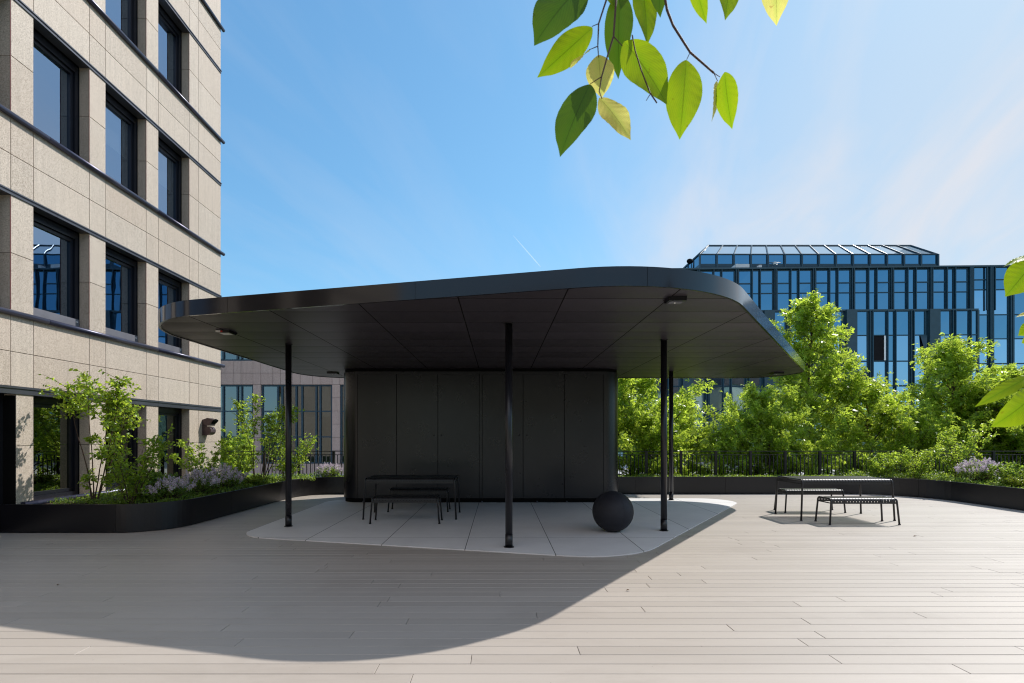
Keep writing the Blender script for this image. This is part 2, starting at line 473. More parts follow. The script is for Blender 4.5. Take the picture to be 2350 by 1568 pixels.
def glass(name, ior, tint, gloss, rough=0.0, wav=0.0, wscale=0.9, add=0.05, mul=0.75):
    t = NT(name)
    f0 = t('Fresnel'); f0.inputs['IOR'].default_value = ior
    f = t('Math', operation='MULTIPLY_ADD'); t.link(f0.outputs[0], f.inputs[0]); f.inputs[1].default_value = mul; f.inputs[2].default_value = add
    tr = t('BsdfTransparent'); tr.inputs[0].default_value = (*tint, 1)
    gl = t('BsdfGlossy'); gl.inputs['Color'].default_value = (*gloss, 1); gl.inputs['Roughness'].default_value = rough
    if wav:
        nm = t.bump(t.noise(wscale, 2, 0.5, t.obj((1, 1, 0.6)), 0.3), 1.0, wav)
        t.link(nm, gl.inputs['Normal'])
    mx = t('MixShader'); t.link(f.outputs[0], mx.inputs[0]); t.link(tr.outputs[0], mx.inputs[1]); t.link(gl.outputs[0], mx.inputs[2])
    t.link(mx.outputs[0], t.out.inputs[0]); M[name] = t.m
glass('office_glass', 3.0, (0.55, 0.60, 0.64), (0.46, 0.62, 0.84), 0.0, 0.0009, 1.6, 0.40, 0.5)
glass('ground_glass', 1.8, (0.30, 0.34, 0.36), (0.85, 0.92, 0.80), 0.0, 0.0010, 1.6, 0.20, 0.8)
glass('back_glass', 2.6, (0.25, 0.28, 0.28), (0.9, 0.95, 0.95), 0.0, 0.006, 0.9)
glass('clear_glass', 2.4, (0.55, 0.62, 0.68), (0.95, 0.97, 1.0), 0.02, 0.0)
# blue coated glazing, each pane a little out of true
def blue_glass(name, gc, base, gmix):
    t = NT(name)
    p = t.bsdf(base, 0.1, 0, 0.5, out=False)
    gl = t('BsdfGlossy'); gl.inputs['Roughness'].default_value = 0.03
    t.link(t.ramp(t.island(), [(0, tuple(x*0.86 for x in gc)), (1, tuple(min(1, x*1.1) for x in gc))]), gl.inputs['Color'])
    nm = t.bump(t.noise(0.25, 2, 0.5, t.obj()), 1.0, 0.02); t.link(nm, gl.inputs['Normal'])
    mx = t('MixShader'); mx.inputs[0].default_value = gmix
    t.link(p.outputs[0], mx.inputs[1]); t.link(gl.outputs[0], mx.inputs[2]); t.link(mx.outputs[0], t.out.inputs[0]); M[name] = t.m
blue_glass('blue_glass', (0.19, 0.36, 0.49), (0.006, 0.02, 0.04), 0.80)
blue_glass('vision_glass', (0.42, 0.60, 0.76), (0.01, 0.02, 0.03), 0.80)

def leaf_mat(name, dark, light, trans, tfac=0.45, rough=0.4, vein=False):
    t = NT(name)
    isl = t.island()
    c = t.ramp(isl, [(0, dark), (1, light)])
    tc_ = t.ramp(isl, [(0, tuple(x*0.55 for x in trans)), (1, trans)])
    nm = None
    if vein:
        uv = t('TexCoord'); s2 = t('SeparateXYZ'); t.link(uv.outputs['UV'], s2.inputs[0])
        au = t.math('ABSOLUTE', s2.outputs[0])
        q = t.math('FRACT', t.math('MULTIPLY', t.math('SUBTRACT', s2.outputs[1], t.math('MULTIPLY', au, 0.55)), 15.0))
        vl = t.math('LESS_THAN', t.math('ABSOLUTE', t.math('SUBTRACT', q, 0.5)), 0.09)
        mid = t.math('LESS_THAN', au, 0.03)
        ln = t.math('MAXIMUM', t.math('MULTIPLY', vl, 0.5), mid)
        c = t.mix(t.math('MULTIPLY', ln, 0.6), c, tuple(x*0.6 for x in dark))
        tc_ = t.mix(t.math('MULTIPLY', t.math('SUBTRACT', 1.0, t.math('MULTIPLY', au, 2.2), clamp=True), 0.55), tc_, (trans[0]*.45, trans[1]*.72, trans[2]*.4))
        tc_ = t.mix(t.math('MULTIPLY', ln, 0.75), tc_, tuple(x*0.35 for x in trans))
        spot = t.math('GREATER_THAN', t.noise(75, 3, 0.6, t.obj()), 0.70)
        tc_ = t.mix(t.math('MULTIPLY', spot, 0.6), tc_, (trans[0]*.5, trans[1]*.3, trans[2]*.3))
        bl = t.noise(22, 4, 0.6, t.obj())
        tc_ = t.mix(t.math('MULTIPLY', t.math('SUBTRACT', bl, 0.5, clamp=True), 1.2), tc_, (trans[0]*1.1, trans[1]*0.9, trans[2]))
        nm = t.bump(t.math('MULTIPLY', t.math('ABSOLUTE', t.math('SUBTRACT', q, 0.5)), 1.0), 0.10, 0.001)
    p = t.bsdf(c, rough, 0, 0.15 if vein else 0.5, nm, out=False)
    tl = t('BsdfTranslucent'); t.link(tc_, tl.inputs[0])
    mx = t('MixShader'); mx.inputs[0].default_value = tfac
    t.link(p.outputs[0], mx.inputs[1]); t.link(tl.outputs[0], mx.inputs[2]); t.link(mx.outputs[0], t.out.inputs[0])
    M[name] = t.m
leaf_mat('leaf_street', (0.07, 0.15, 0.014), (0.21, 0.33, 0.035), (0.80, 1.0, 0.10), 0.58, 0.30)
leaf_mat('leaf_planter', (0.07, 0.15, 0.014), (0.20, 0.32, 0.03), (0.75, 0.95, 0.09), 0.54, 0.32)
leaf_mat('leaf_low', (0.05, 0.11, 0.018), (0.15, 0.24, 0.035), (0.55, 0.75, 0.08), 0.48)
leaf_mat('leaf_lime', (0.12, 0.20, 0.01), (0.20, 0.30, 0.02), (0.55, 0.65, 0.04), 0.4)
leaf_mat('leaf_grey', (0.05, 0.09, 0.04), (0.12, 0.16, 0.08), (0.30, 0.36, 0.12), 0.35)
leaf_mat('flower_lilac', (0.66, 0.54, 0.64), (0.90, 0.80, 0.86), (0.88, 0.76, 0.84), 0.35, 0.7)
leaf_mat('near_leaf_green', (0.09, 0.19, 0.008), (0.13, 0.24, 0.01), (0.44, 0.62, 0.012), 0.60, 0.35, True)
leaf_mat('near_leaf_yellow', (0.50, 0.45, 0.06), (0.58, 0.52, 0.09), (1.0, 0.95, 0.25), 0.66, 0.4, True)
leaf_mat('near_leaf_dark', (0.035, 0.09, 0.01), (0.05, 0.12, 0.012), (0.13, 0.26, 0.012), 0.40, 0.35, True)  # dark green; on the largest leaf it puts a neighbour's shade into the colour
leaf_mat('dry_leaf', (0.12, 0.06, 0.02), (0.16, 0.09, 0.03), (0.2, 0.1, 0.03), 0.2)
t = NT('contrail_vapour'); tl_ = t('BsdfTranslucent'); tl_.inputs[0].default_value = (0.95, 0.95, 0.95, 1); tv_ = t('BsdfTransparent'); mx_ = t('MixShader'); mx_.inputs[0].default_value = 0.13; t.link(tv_.outputs[0], mx_.inputs[1]); t.link(tl_.outputs[0], mx_.inputs[2]); t.link(mx_.outputs[0], t.out.inputs[0]); M['vapour'] = t.m

# ------------------------------------------------------------------ ground and deck
mb = MB()
def grid_sheet(mb, x0, x1, y0, y1, z): mb.add([(x0,y0,z),(x1,y0,z),(x1,y1,z),(x0,y1,z)], [(0,1,2,3)])
grid_sheet(mb, -1500, 1500, -1500, 3000, -0.60)
tag(mb.build('ground', M['grass_far']), kind='structure')
mb = MB(); grid_sheet(mb, -60, 70, 21.5, 44, -0.55)
tag(mb.build('courtyard_pavement', M['paving']), kind='structure')
mb = MB(); mb.box(-8.6, 12.6, -9.0, 14.95, -0.52, -0.03)
tag(mb.build('terrace_base', M['joint_black']), kind='structure')

rng = random.Random(4)
mb = MB(); pitch = 0.1495; gap = 0.0055
y = -6.0; row = 0
while y < 14.02:
    x = -8.0 - rng.random()*3.0
    while x < 11.2:
        L = rng.choice((2.9, 3.6, 3.6, 4.2, 4.2)) + rng.uniform(-0.35, 0.35)
        a, b = max(x, -8.59 if 5.2 < y < 8.5 else -7.99), min(x+L, 11.15)
        if b - a > 0.05:
            dz = rng.uniform(-0.0006, 0.0006)
            mb.cbox(a+0.0018, b-0.0018, y, y+pitch-gap, -0.025, dz, 0.0022)
        x += L
    y += pitch
tag(mb.build('deck', M['deck']), kind='structure')

# concrete slab: the roof's outline drawn in by a metre
roof_c = [(-5.16, 7.02, 1.35), (2.05, 5.06, 1.15), (8.02, 13.35, 1.15), (7.3, 14.1, 0.5), (-5.16, 14.1, 1.25)]
roof_c = [(-5.16, 7.06, 1.15), (2.26, 5.02, 1.35), (8.28, 13.55, 1.05), (7.6, 14.1, 0.35), (-5.16, 14.1, 1.25)]
roof_c = [(-5.16, 7.03, 1.6), (2.17, 5.13, 2.0), (8.58, 14.1, 1.05), (-5.16, 14.1, 1.25)]
ROOF = round_poly(roof_c, 18)
slab_c = [(-4.14, 8.05, 0.7), (1.70, 6.53, 1.24), (6.22, 12.93, 0.65), (-4.14, 12.93, 0.9)]
SLAB = round_poly(slab_c, 16)
mb = MB(); mb.prism(SLAB, -0.02, 0.014)
tag(mb.build('slab', M['slab']), kind='structure')

# ------------------------------------------------------------------ canopy
can = empty('canopy_pavilion', (0, 10, 0))
tag(can, 'wide flat black metal canopy with rounded corners on slim round columns over a concrete slab', 'canopy')
ZS, ZT = 3.173, 3.368
mb = MB()
n = len(ROOF)
inner = offset_loop(ROOF, 0.03)
rim = [(x, y, ZT) for x, y in ROOF]
# fascia: thin upright band with a small turned-in lip at its foot
segs = []
def loop_strip(mb, la, za, lb, zb, smooth=True, mi=0):
    N = len(la)
    vs = [(x, y, za) for x, y in la] + [(x, y, zb) for x, y in lb]
    mb.add(vs, [(i, (i+1) % N, N+(i+1) % N, N+i) for i in range(N)], mi, smooth)
loop_strip(mb, ROOF, ZS-0.012, ROOF, ZT)
loop_strip(mb, inner, ZS-0.012, ROOF, ZS-0.012, False)
loop_strip(mb, ROOF, ZT, inner, ZT, False)
loop_strip(mb, inner, ZS+0.004, inner, ZS-0.012, False)
fas = mb.build('fascia', M['fascia_metal'], can)
# upright joints of the fascia
mb = MB()
acc = 0; last = None
for i in range(n):
    p, q = Vector(ROOF[i]), Vector(ROOF[(i+1) % n])
    d = (q-p).length
    k = p
    while d > 0:
        step = min(d, 2.6 - acc)
        acc += step; d -= step
        tdir = (q-p).normalized(); k = k + tdir*step
        if acc >= 2.599:
            mb = MB(); acc = 0; nr = Vector((tdir.y, -tdir.x))
            a = k - tdir*0.0018 + nr*0.0012; b = k + tdir*0.0018 + nr*0.0012
            mb.add([(a.x,a.y,ZS-0.012),(b.x,b.y,ZS-0.012),(b.x,b.y,ZT),(a.x,a.y,ZT)], [(0,1,2,3)])
            mb.build('fascia_joint', M['joint_black'], can)
mb = MB(); mb.prism(inner, ZS, ZT-0.03, 0, True, True)
mb.build('soffit', M['soffit'], can)
cols = [(-3.65, 8.92), (0.141, 7.25), (2.73, 8.51), (4.22, 12.6), (-3.9, 13.3)]
for cx, cy_ in cols:
    mb = MB(); mb.tube([(cx, cy_, 0.014), (cx, cy_, ZS)], 0.051, 28)
    c = mb.build('column', M['cabin_metal'], can)
    mb = MB(); mb.tube([(cx, cy_, 0.014), (cx, cy_, 0.20)], 0.0535, 28); mb.tube([(cx, cy_, 0.014), (cx, cy_, 0.022)], 0.072, 28)
    o = mb.build('base_sleeve', M['black_metal'], c)
    mb = MB(); mb.tube([(cx, cy_, ZS-0.012), (cx, cy_, ZS-0.0005)], 0.066, 28)
    mb.build('top_collar', M['black_metal'], c)

# lamps and detectors under the soffit
def soffit_box(px_, py_, w, d, h, label, white=False):
    Y = 1180*(ZS - EYE - h/2)/(1001 - py_); X = (px_-1145)/1180*Y
    o = empty('emergency_lamp', (X, Y, ZS))
    tag(o, label, 'lamp', 'small lamp boxes under the canopy')
    mb = MB()
    mb.add([(X-w/2,Y-d/2,ZS),(X+w/2,Y-d/2,ZS),(X+w/2,Y+d/2,ZS),(X-w/2,Y+d/2,ZS),
            (X-w/2*0.94,Y-d/2,ZS-h),(X+w/2*0.94,Y-d/2,ZS-h),(X+w/2*0.94,Y+d/2*0.6,ZS-h*1.0),(X-w/2*0.94,Y+d/2*0.6,ZS-h*1.0)],
           [(0,1,2,3),(7,6,5,4),(0,4,5,1),(1,5,6,2),(2,6,7,3),(3,7,4,0)])
    mb.build('housing', M['black_metal'], o)
    mb = MB(); mb.box(X-w*0.36, X+w*0.36, Y-d*0.30, Y+d*0.22, ZS-h-0.004, ZS-h-0.0005)
    mb.build('diffuser', M['white_plastic'] if white else M['sill_grey'], o)
    if white:
        mb = MB(); mb.box(X-w*0.5, X-w*0.16, Y-d/2-0.006, Y-d/2-0.001, ZS-h*0.95, ZS-h*0.2); mb.build('label_plate', M['white_plastic'], o)
        mb = MB(); mb.box(X-w*0.14, X+w*0.0, Y-d/2-0.006, Y-d/2-0.001, ZS-h*0.95, ZS-h*0.35); mb.build('indicator', M['red_plastic'], o)
    else:
        mb = MB(); mb.sphere((X-0.01, Y-d*0.1, ZS-h-0.006), 0.012, 10, 6); mb.build('lens', M['white_plastic'], o)
soffit_box(521, 764, 0.20, 0.26, 0.040, 'flat black lamp box with white plate and red mark under the left canopy end', True)
soffit_box(765, 857, 0.24, 0.24, 0.045, 'small black lamp box under the canopy just beyond the left end of the cabin')
soffit_box(1549, 690, 0.21, 0.20, 0.050, 'largest black lamp box, under the canopy near its front right curve')
soffit_box(1782, 857, 0.26, 0.24, 0.045, 'small black lamp box under the far right tip of the canopy')

# ------------------------------------------------------------------ cabin
cab = empty('storage_cabin', (-0.43, 13, 0))
tag(cab, 'black metal storage cabin with rounded corners and tall flush doors under the canopy', 'cabin')
CF = 12.10
cabc = [(-3.77, CF, 0.47), (2.90, CF, 0.47), (2.90, 13.75, 0.47), (-3.77, 13.75, 0.47)]
CAB = round_poly(cabc, 16)
mb = MB(); mb.prism(CAB, 0.115, 3.10, 0, True, True, True)
body = mb.build('body', M['cabin_metal'], cab)
mb = MB(); mb.prism(offset_loop(CAB, 0.035), 0.014, 0.115, 0, False, False, True); mb.build('plinth', M['joint_black'], cab)
mb = MB(); mb.prism(offset_loop(CAB, 0.03), 3.10, ZS-0.001, 0, False, False, True); mb.build('shadow_gap', M['joint_black'], cab)
jx = [820.6, 910.3, 1005, 1100, 1106.5, 1200.4, 1295, 1385]
JX = [(x-1145)/1180*CF for x in jx]
doors = [(0,1),(1,2),(2,3),(4,5),(5,6),(6,7)]
for k, (a, b) in enumerate(doors):
    mb = MB(); g_ = 0.0045
    x0, x1 = JX[a]+g_, JX[b]-g_
    z0, z1 = 0.135, 3.035
    y1 = CF - 0.008; c_ = 0.003
    mb.add([(x0,CF-0.0005,z0),(x1,CF-0.0005,z0),(x1,CF-0.0005,z1),(x0,CF-0.0005,z1),(x0+c_,y1,z0+c_),(x1-c_,y1,z0+c_),(x1-c_,y1,z1-c_),(x0+c_,y1,z1-c_)],
           [(4,5,6,7),(0,1,5,4),(1,2,6,5),(2,3,7,6),(3,0,4,7)])
    d_ = mb.build('door', M['cabin_metal'], cab)
    if k in (1, 2, 3, 4):
        hx = x1-0.085 if k in (1, 3) else x0+0.085
        mb = MB(); mb.tube([(hx, y1, 1.60), (hx, y1-0.022, 1.60)], 0.016, 14); mb.sphere((hx, y1-0.022, 1.60), 0.016, 12, 6)
        mb.build('knob', M['black_metal'], d_)
    for hz in (0.62, 1.62, 2.35):
        hx = x0 if k in (1, 3, 5) else x1
        if k in (0, 5, 1): continue
        mb = MB(); mb.tube([(hx, y1-0.002, hz), (hx, y1-0.002, hz+0.07)], 0.006, 8); mb.build('hinge', M['cabin_metal'], d_)
for x_ in JX:
    mb = MB(); mb.box(x_-0.004, x_+0.004, CF-0.002, CF-0.0004, 0.13, 3.04); mb.build('door_gap', M['joint_black'], cab)
mb = MB(); mb.box(JX[3]+0.006, JX[4]-0.006, CF-0.006, CF-0.0005, 0.135, 3.035); mb.build('centre_post', M['cabin_metal'], cab)
for x in (-3.2, -1.9, -0.4, 0.9, 1.6):
    mb = MB(); mb.tube([(x, CF+0.02, 0.014), (x, CF+0.02, 0.05)], 0.02, 10); mb.build('foot', M['lintel_metal'], cab)

# ------------------------------------------------------------------ ball seat
BX, BY, BR = 1.87, 8.44, 0.333
ball = empty('ball_seat', (BX, BY, 0.014))
tag(ball, 'large black fabric covered ball resting on the concrete slab', 'ball')
mb = MB(); mb.sphere((BX, BY, 0.014+BR-0.004), BR, 64, 40)
mb.build('cover', M['ball'], ball)
mb = MB()
for ang in (20, 110):
    pts = []
    for k in range(49):
        th = 2*math.pi*k/48
        pts.append((BX + (BR+0.0005)*math.cos(th)*math.cos(R(ang)), BY + (BR+0.0005)*math.cos(th)*math.sin(R(ang)), 0.014+BR-0.004+(BR+0.0005)*math.sin(th)))
    mb.tube(pts, 0.0022, 6, cap=False)
s_ = mb.build('seam', M['ball'], ball)
s_.rotation_euler = (0, 0, 0)

# ------------------------------------------------------------------ slatted furniture
def slatted(name, L, W, H, nsl, r, label, cat, group):
    """frame of bent tube, slats running across and turning down at both long edges"""
    o = empty(name, (0, 0, 0)); tag(o, label, cat, group)
    sp = 0.032
    drop = 0.085
    def legpath(sx, sy):
        # foot -> bend -> to the middle of the cross bar
        rb = 0.055
        x_f = sx*(L/2-r+sp); x_t = sx*(L/2-r)
        pts = [(x_f, sy*(W/2-r+0.012), 0.012)]
        y_t = sy*(W/2-r-0.004)
        pts.append((x_t, y_t, H-r-rb))
        for k in range(1, 7):
            th = math.pi/2*k/6
            pts.append((x_t, y_t - sy*rb*(1-math.cos(th)), H-r-rb + rb*math.sin(th)))
        pts.append((x_t, 0, H-r))
        return pts
    for sx in (-1, 1):
        for sy in (-1, 1):
            mb = MB(); mb.tube(legpath(sx, sy), r, 12)
            lg = mb.build('leg', M['furniture_metal'], o)
            p = legpath(sx, sy)[0]
            mb = MB(); mb.tube([(p[0], p[1], 0.0), (p[0], p[1], 0.018)], r*1.35, 12); mb.build('foot', M['black_metal'], lg)
    mb = MB()
    for sy in (-1, 1):
        y0 = sy*(W/2-r-0.006)
        mb.box(-L/2+r, L/2-r, y0-0.006, y0+0.006, H-drop-0.016, H-drop+0.012)
    for sx in (-1, 1):
        mb.box(sx*(L/2-r)-0.006, sx*(L/2-r)+0.006, -W/2+0.04, W/2-0.04, H-drop-0.014, H-drop+0.004)
    mb.build('rail', M['furniture_metal'], o)
    mb = MB(); span = L - 4*r - 0.01; p = span/nsl; sw = p*0.80; th = 0.004
    for i in range(nsl):
        xc = -span/2 + p*(i+0.5); x0, x1 = xc-sw/2, xc+sw/2
        prof = []; rb = 0.05; ye = W/2-r-0.004
        prof.append((-ye, H-drop))
        for k in range(0, 7):
            a = math.pi/2*k/6
            prof.append((-ye + rb*(1-math.cos(a)), H-0.004-rb + rb*math.sin(a)))
        prof += [(-y_, z_) for y_, z_ in reversed(prof)]
        N = len(prof); vs = []
        for (y_, z_) in prof:
            vs += [(x0, y_, z_), (x1, y_, z_)]
        for (y_, z_) in prof:
            l = math.hypot(y_, 0.0001); 
            yy = y_*(1-th/max(l, 0.05)*1.0) if l > 0.05 else y_
            vs += [(x0, yy, z_-th*0.7), (x1, yy, z_-th*0.7)]
        fs = []
        for j in range(N-1):
            fs.append((2*j, 2*j+1, 2*j+3, 2*j+2)); b = 2*N
            fs.append((b+2*j+2, b+2*j+3, b+2*j+1, b+2*j))
            fs.append((2*j, 2*j+2, b+2*j+2, b+2*j)); fs.append((2*j+1, b+2*j+1, b+2*j+3, 2*j+3))
        mb.add(vs, fs)
    mb.build('slats', M['furniture_metal'], o)
    return o
gt, gb = 'slatted outdoor tables', 'slatted outdoor benches'
T1 = slatted('slatted_table', 1.71, 0.90, 0.775, 31, 0.0165, 'black slatted metal table on the sunlit decking, between its two benches', 'table', gt)
B1 = slatted('slatted_bench', 1.20, 0.42, 0.475, 21, 0.0155, 'black slatted metal bench on the sunlit decking, nearer side of the table', 'bench', gb)
T1.location = (6.505, 10.03, 0)
T2 = copy_tree(T1); T2.location = (-1.675, 10.09, 0.014)
T2['label'] = 'black slatted metal table in shade on the concrete slab, before the black cabin'
B1.location = (6.49, 9.33, 0)
for (x, y, z, lab) in ((6.505, 10.78, 0, 'black slatted metal bench on the sunlit decking, far side of the table'),
                       (-1.68, 9.37, 0.014, 'black slatted metal bench in shade on the slab, nearer side of the shaded table'),
                       (-1.67, 10.81, 0.014, 'black slatted metal bench in shade on the slab, between the shaded table and the cabin')):
    b = copy_tree(B1); b.location = (x, y, z); b['label'] = lab

# ------------------------------------------------------------------ planter
PW = 0.468
inn = arc_path([(-7.985, 8.36, 0), (-5.45, 8.36, 0.85), (-5.33, 12.6, 6.0), (-5.18, 14.06, 1.15), (11.12, 14.06, 1.9), (11.25, 4.0, 0)], 14)
inn = arc_path([(-8.59, 8.36, 0), (-5.45, 8.36, 0.85), (-5.26, 14.06, 1.15), (11.05, 14.06, 1.7), (11.25, -5.9, 0)], 14)
pl = empty('planter', (-5.4, 12, 0))
tag(pl, 'low black metal planter wall curving round the edge of the deck', 'planter')
def strip_wall(path, z0, z1, th, mat, name, parent, seg=2.45, gap_=0.006, first=2.35):
    P = [Vector(p) for p in path]
    # resample
    ds = [0]
    for i in range(1, len(P)): ds.append(ds[-1] + (P[i]-P[i-1]).length)
    tot = ds[-1]
    def at(s):
        s = min(max(s, 0), tot)
        for i in range(1, len(P)):
            if ds[i] >= s:
                f = (s-ds[i-1])/max(1e-9, ds[i]-ds[i-1]); d = (P[i]-P[i-1]).normalized()
                return P[i-1].lerp(P[i], f), d
        return P[-1], (P[-1]-P[-2]).normalized()
    s = 0; L = first
    while s < tot - 0.05:
        e = min(s+L, tot)
        mb = MB(); k = max(2, int((e-s)/0.08)); vs = []
        for j in range(k+1):
            p, d = at(s+gap_/2 + (e-s-gap_)*j/k)
            nr = Vector((-d.y, d.x))       # outward, away from the deck
            a, b = p, p+nr*th
            vs += [(a.x,a.y,z0),(a.x,a.y,z1-0.003),(a.x+nr.x*0.003,a.y+nr.y*0.003,z1),(b.x,b.y,z1),(b.x,b.y,z0)]
        fs = []
        for j in range(k):
            for q in range(4):
                fs.append((5*j+q, 5*j+q+1, 5*j+5+q+1, 5*j+5+q))
        mb.add(vs, fs, 0, True)
        mb.add([vs[i] for i in range(5)], [(0,1,2,3,4)]); mb.add([vs[5*k+i] for i in range(5)], [(4,3,2,1,0)])
        for i_ in range(len(mb.sm)): mb.sm[i_] = False
        mb.build(name, mat, parent)
        s = e; L = seg
strip_wall(inn, 0.012, PW, 0.028, M['black_metal'], 'wall_panel', pl)
mb = MB()
# dark foot of the wall on the deck and soil bed behind it
bed = offset_loop([(-8.0, 8.38)] + [(-7.9, 8.38)] + [tuple(p) for p in inn[1:-1]] + [(11.24, -5.9), (12.55, -5.9), (12.55, 14.78), (-7.99, 14.78)], 0.0)
bed = [(-7.99, 8.385)] + [(p[0]-0.02 if p[0] < -5 else (p[0]+0.02 if p[0] > 9 else p[0]), p[1]+0.02) for p in inn[1:-1]] + [(11.28, -5.9), (12.55, -5.9), (12.55, 14.78), (-7.99, 14.78)]
def tri_poly(mb, outline, z):
    from mathutils.geometry import tessellate_polygon
    tr = tessellate_polygon([[Vector((x, y, 0)) for x, y in outline]])
    mb.add([(x, y, z) for x, y in outline], [tuple(t_) for t_ in tr])
tri_poly(mb, bed, 0.40)
o = mb.build('soil', M['soil'], pl)
mb = MB(); mb.box(-8.0, 12.6, 14.80, 14.86, -0.55, 0.30); mb.box(12.57, 12.6, -5.9, 14.80, -0.55, 0.44); mb.build('back_panel', M['black_metal'], pl)

# ------------------------------------------------------------------ railing
ry = 14.93
rl = empty('metal_railing', (0, ry, 0))
tag(rl, 'long black metal railing of thin upright bars behind the planter', 'railing')
mb = MB(); mb.box(-7.9, 17.4, ry-0.022, ry+0.022, 1.128, 1.146); mb.build('top_rail', M['rail_metal'], rl)
mb = MB(); mb.box(-7.9, 17.4, ry-0.012, ry+0.012, 1.030, 1.046); mb.box(-7.9, 17.4, ry-0.012, ry+0.012, 0.300, 0.316); mb.build('cross_rail', M['rail_metal'], rl)
xp = (D(1483, 1040, ry).x); xs = [xp + k*1.008 for k in range(-11, 15)]
for k, x in enumerate(xs):
    if -7.9 < x < 17.4:
        mb = MB(); mb.box(x-0.034, x+0.034, ry-0.03, ry+0.03, -0.1, 1.127); mb.build('post', M['rail_metal'], rl)
    mb = MB()
    for j in range(1, 9):
        xx = x + 1.008*j/9
        if -7.9 < xx < 17.4: mb.tube([(xx, ry, 0.317), (xx, ry, 1.029)], 0.0125, 6)
    if mb.v: mb.build('bar_panel', M['rail_metal'], rl)

# ------------------------------------------------------------------ near stone building
bld = empty('stone_office_building', (-8, 14.79, 0))
tag(bld, 'tall beige granite office building with deep set windows and round dark metal bands', 'building')
S = 3.235
LINT = [2.33 + S*k for k in range(5)]
SILL = [0.42] + [3.61 + S*k for k in range(5)]
wins = [(13.287 - 1.205 - 1.62*k, 13.287 - 1.62*k) for k in range(8)]   # (start, end) from the far corner towards the camera
XF, XR = -8.0, -8.20
END = 14.79; NEAR = wins[-1][0] - 3.0
mb = MB(); g_ = 0.0045
def panel(y0, y1, z0, z1, x0=None, x1=None):
    mb.cboxx = None
    xa = XR if x0 is None else x0; xb = XF if x1 is None else x1
    c_ = 0.003
    y0 += g_; y1 -= g_; z0 += g_; z1 -= g_
    vs = [(xa,y0,z0),(xa,y1,z0),(xa,y1,z1),(xa,y0,z1),(xb-c_,y0,z0),(xb-c_,y1,z0),(xb-c_,y1,z1),(xb-c_,y0,z1),(xb,y0+c_,z0+c_),(xb,y1-c_,z0+c_),(xb,y1-c_,z1-c_),(xb,y0+c_,z1-c_)]
    mb.add(vs, [(8,9,10,11),(0,1,5,4),(1,2,6,5),(2,3,7,6),(3,0,4,7),(4,5,9,8),(5,6,10,9),(6,7,11,10),(7,4,8,11)])
edges = [END, 13.70]
for a, b in wins: edges += [b, a]
edges += [NEAR]
cols_ = [(edges[i+1], edges[i]) for i in range(len(edges)-1)]
GFX = 8.515
for f in range(5):
    z0, z1 = LINT[f], SILL[f+1]
    zm = (z0+z1)/2
    for a, b in cols_:
        panel(a, b, z0, zm); panel(a, b, zm, z1)
    # piers of the storey under this spandrel
    p0, p1 = SILL[f], LINT[f]; pm = (p0+p1)/2
    if f == 0: pm = p0 + (p1-p0)*0.52
    for i, (a, b) in enumerate(cols_):
        is_win = any(abs(a-w[0]) < 1e-6 for w in wins)
        if is_win: continue
        if f == 0:
            if b < 8.4: continue
            if a < 8.5 and b > 8.5: a = GFX
            panel(a, b, -0.1, p0)
        panel(a, b, p0, pm); panel(a, b, pm, p1)
    if f == 0:
        for a, b in wins[:3]: panel(a, b, -0.1, p0-0.0)
panel_top = SILL[5]
mb.build('stone_wall', M['granite'], bld)
mb = MB()   # structure behind the stone: joints read dark
for f in range(5):
    mb.box(-8.7, XR-0.001, NEAR, END-0.05, LINT[f]+0.02, SILL[f+1]-0.02)
    for i, (a, b) in enumerate(cols_):
        if any(abs(a-w[0]) < 1e-6 for w in wins): continue
        mb.box(-8.7, XR-0.001, a+0.01, b-0.01 if b < END else END-0.05, SILL[f]+0.0, LINT[f]+0.02)
mb.box(-8.7, XR-0.001, NEAR, END-0.05, -0.3, 0.40)
mb.box(-8.9, -8.7, NEAR, END-0.05, -0.3, SILL[5])
mb.box(-9.9, -8.9, NEAR, END-0.05, -0.3, SILL[5])
mb.build('inner_wall', M['dark_interior'], bld)
# far gable: stone return so that the corner is solid from the side
mb = MB()
for f in range(6):
    zz0 = -0.1 if f == 0 else SILL[f-1+0] if f > 0 else 0
for k in range(8):
    for j in range(10):
        y_ = END
        mb.box(-8.21-1.25*(k+1)+0.005, -8.21-1.25*k-0.005, y_-0.04, y_-0.002, -0.1+1.65*j+0.005, -0.1+1.65*(j+1)-0.005)
mb.build('gable_stone', M['granite'], bld)
# round metal sill band per storey
for f in range(1, 6):
    z = SILL[f]
    mb = MB()
    L = 2.9; y_ = END + 0.09
    while y_ > NEAR:
        ya = max(NEAR, y_-L)
        mb.tube([(-7.965, ya+0.003, z-0.01), (-7.965, y_-0.003, z-0.01)], 0.047, 16)
        y_ = ya
    mb.box(-8.2, -7.99, NEAR, END-0.0, z-0.004, z+0.018)
    mb.build('sill_band', M['bullnose_metal'], bld)
mb = MB(); mb.tube([(-7.965, 8.6, 0.42), (-7.965, END+0.05, 0.42)], 0.058, 16); mb.build('sill_band', M['bullnose_metal'], bld)
for f in range(5):
    z = LINT[f]
    mb = MB(); h_ = 0.072 if f else 0.12
    y_ = END
    while y_ > NEAR:
        ya = max(NEAR, y_-2.75)
        mb.box(-8.18, -7.982, ya+0.003, y_-0.003, z-h_*0.45, z+h_*0.55)
        mb.box(-8.0, -7.966, ya+0.003, y_-0.003, z+h_*0.30, z+h_*0.62)
        y_ = ya
    mb.build('lintel_band', M['lintel_metal'], bld)
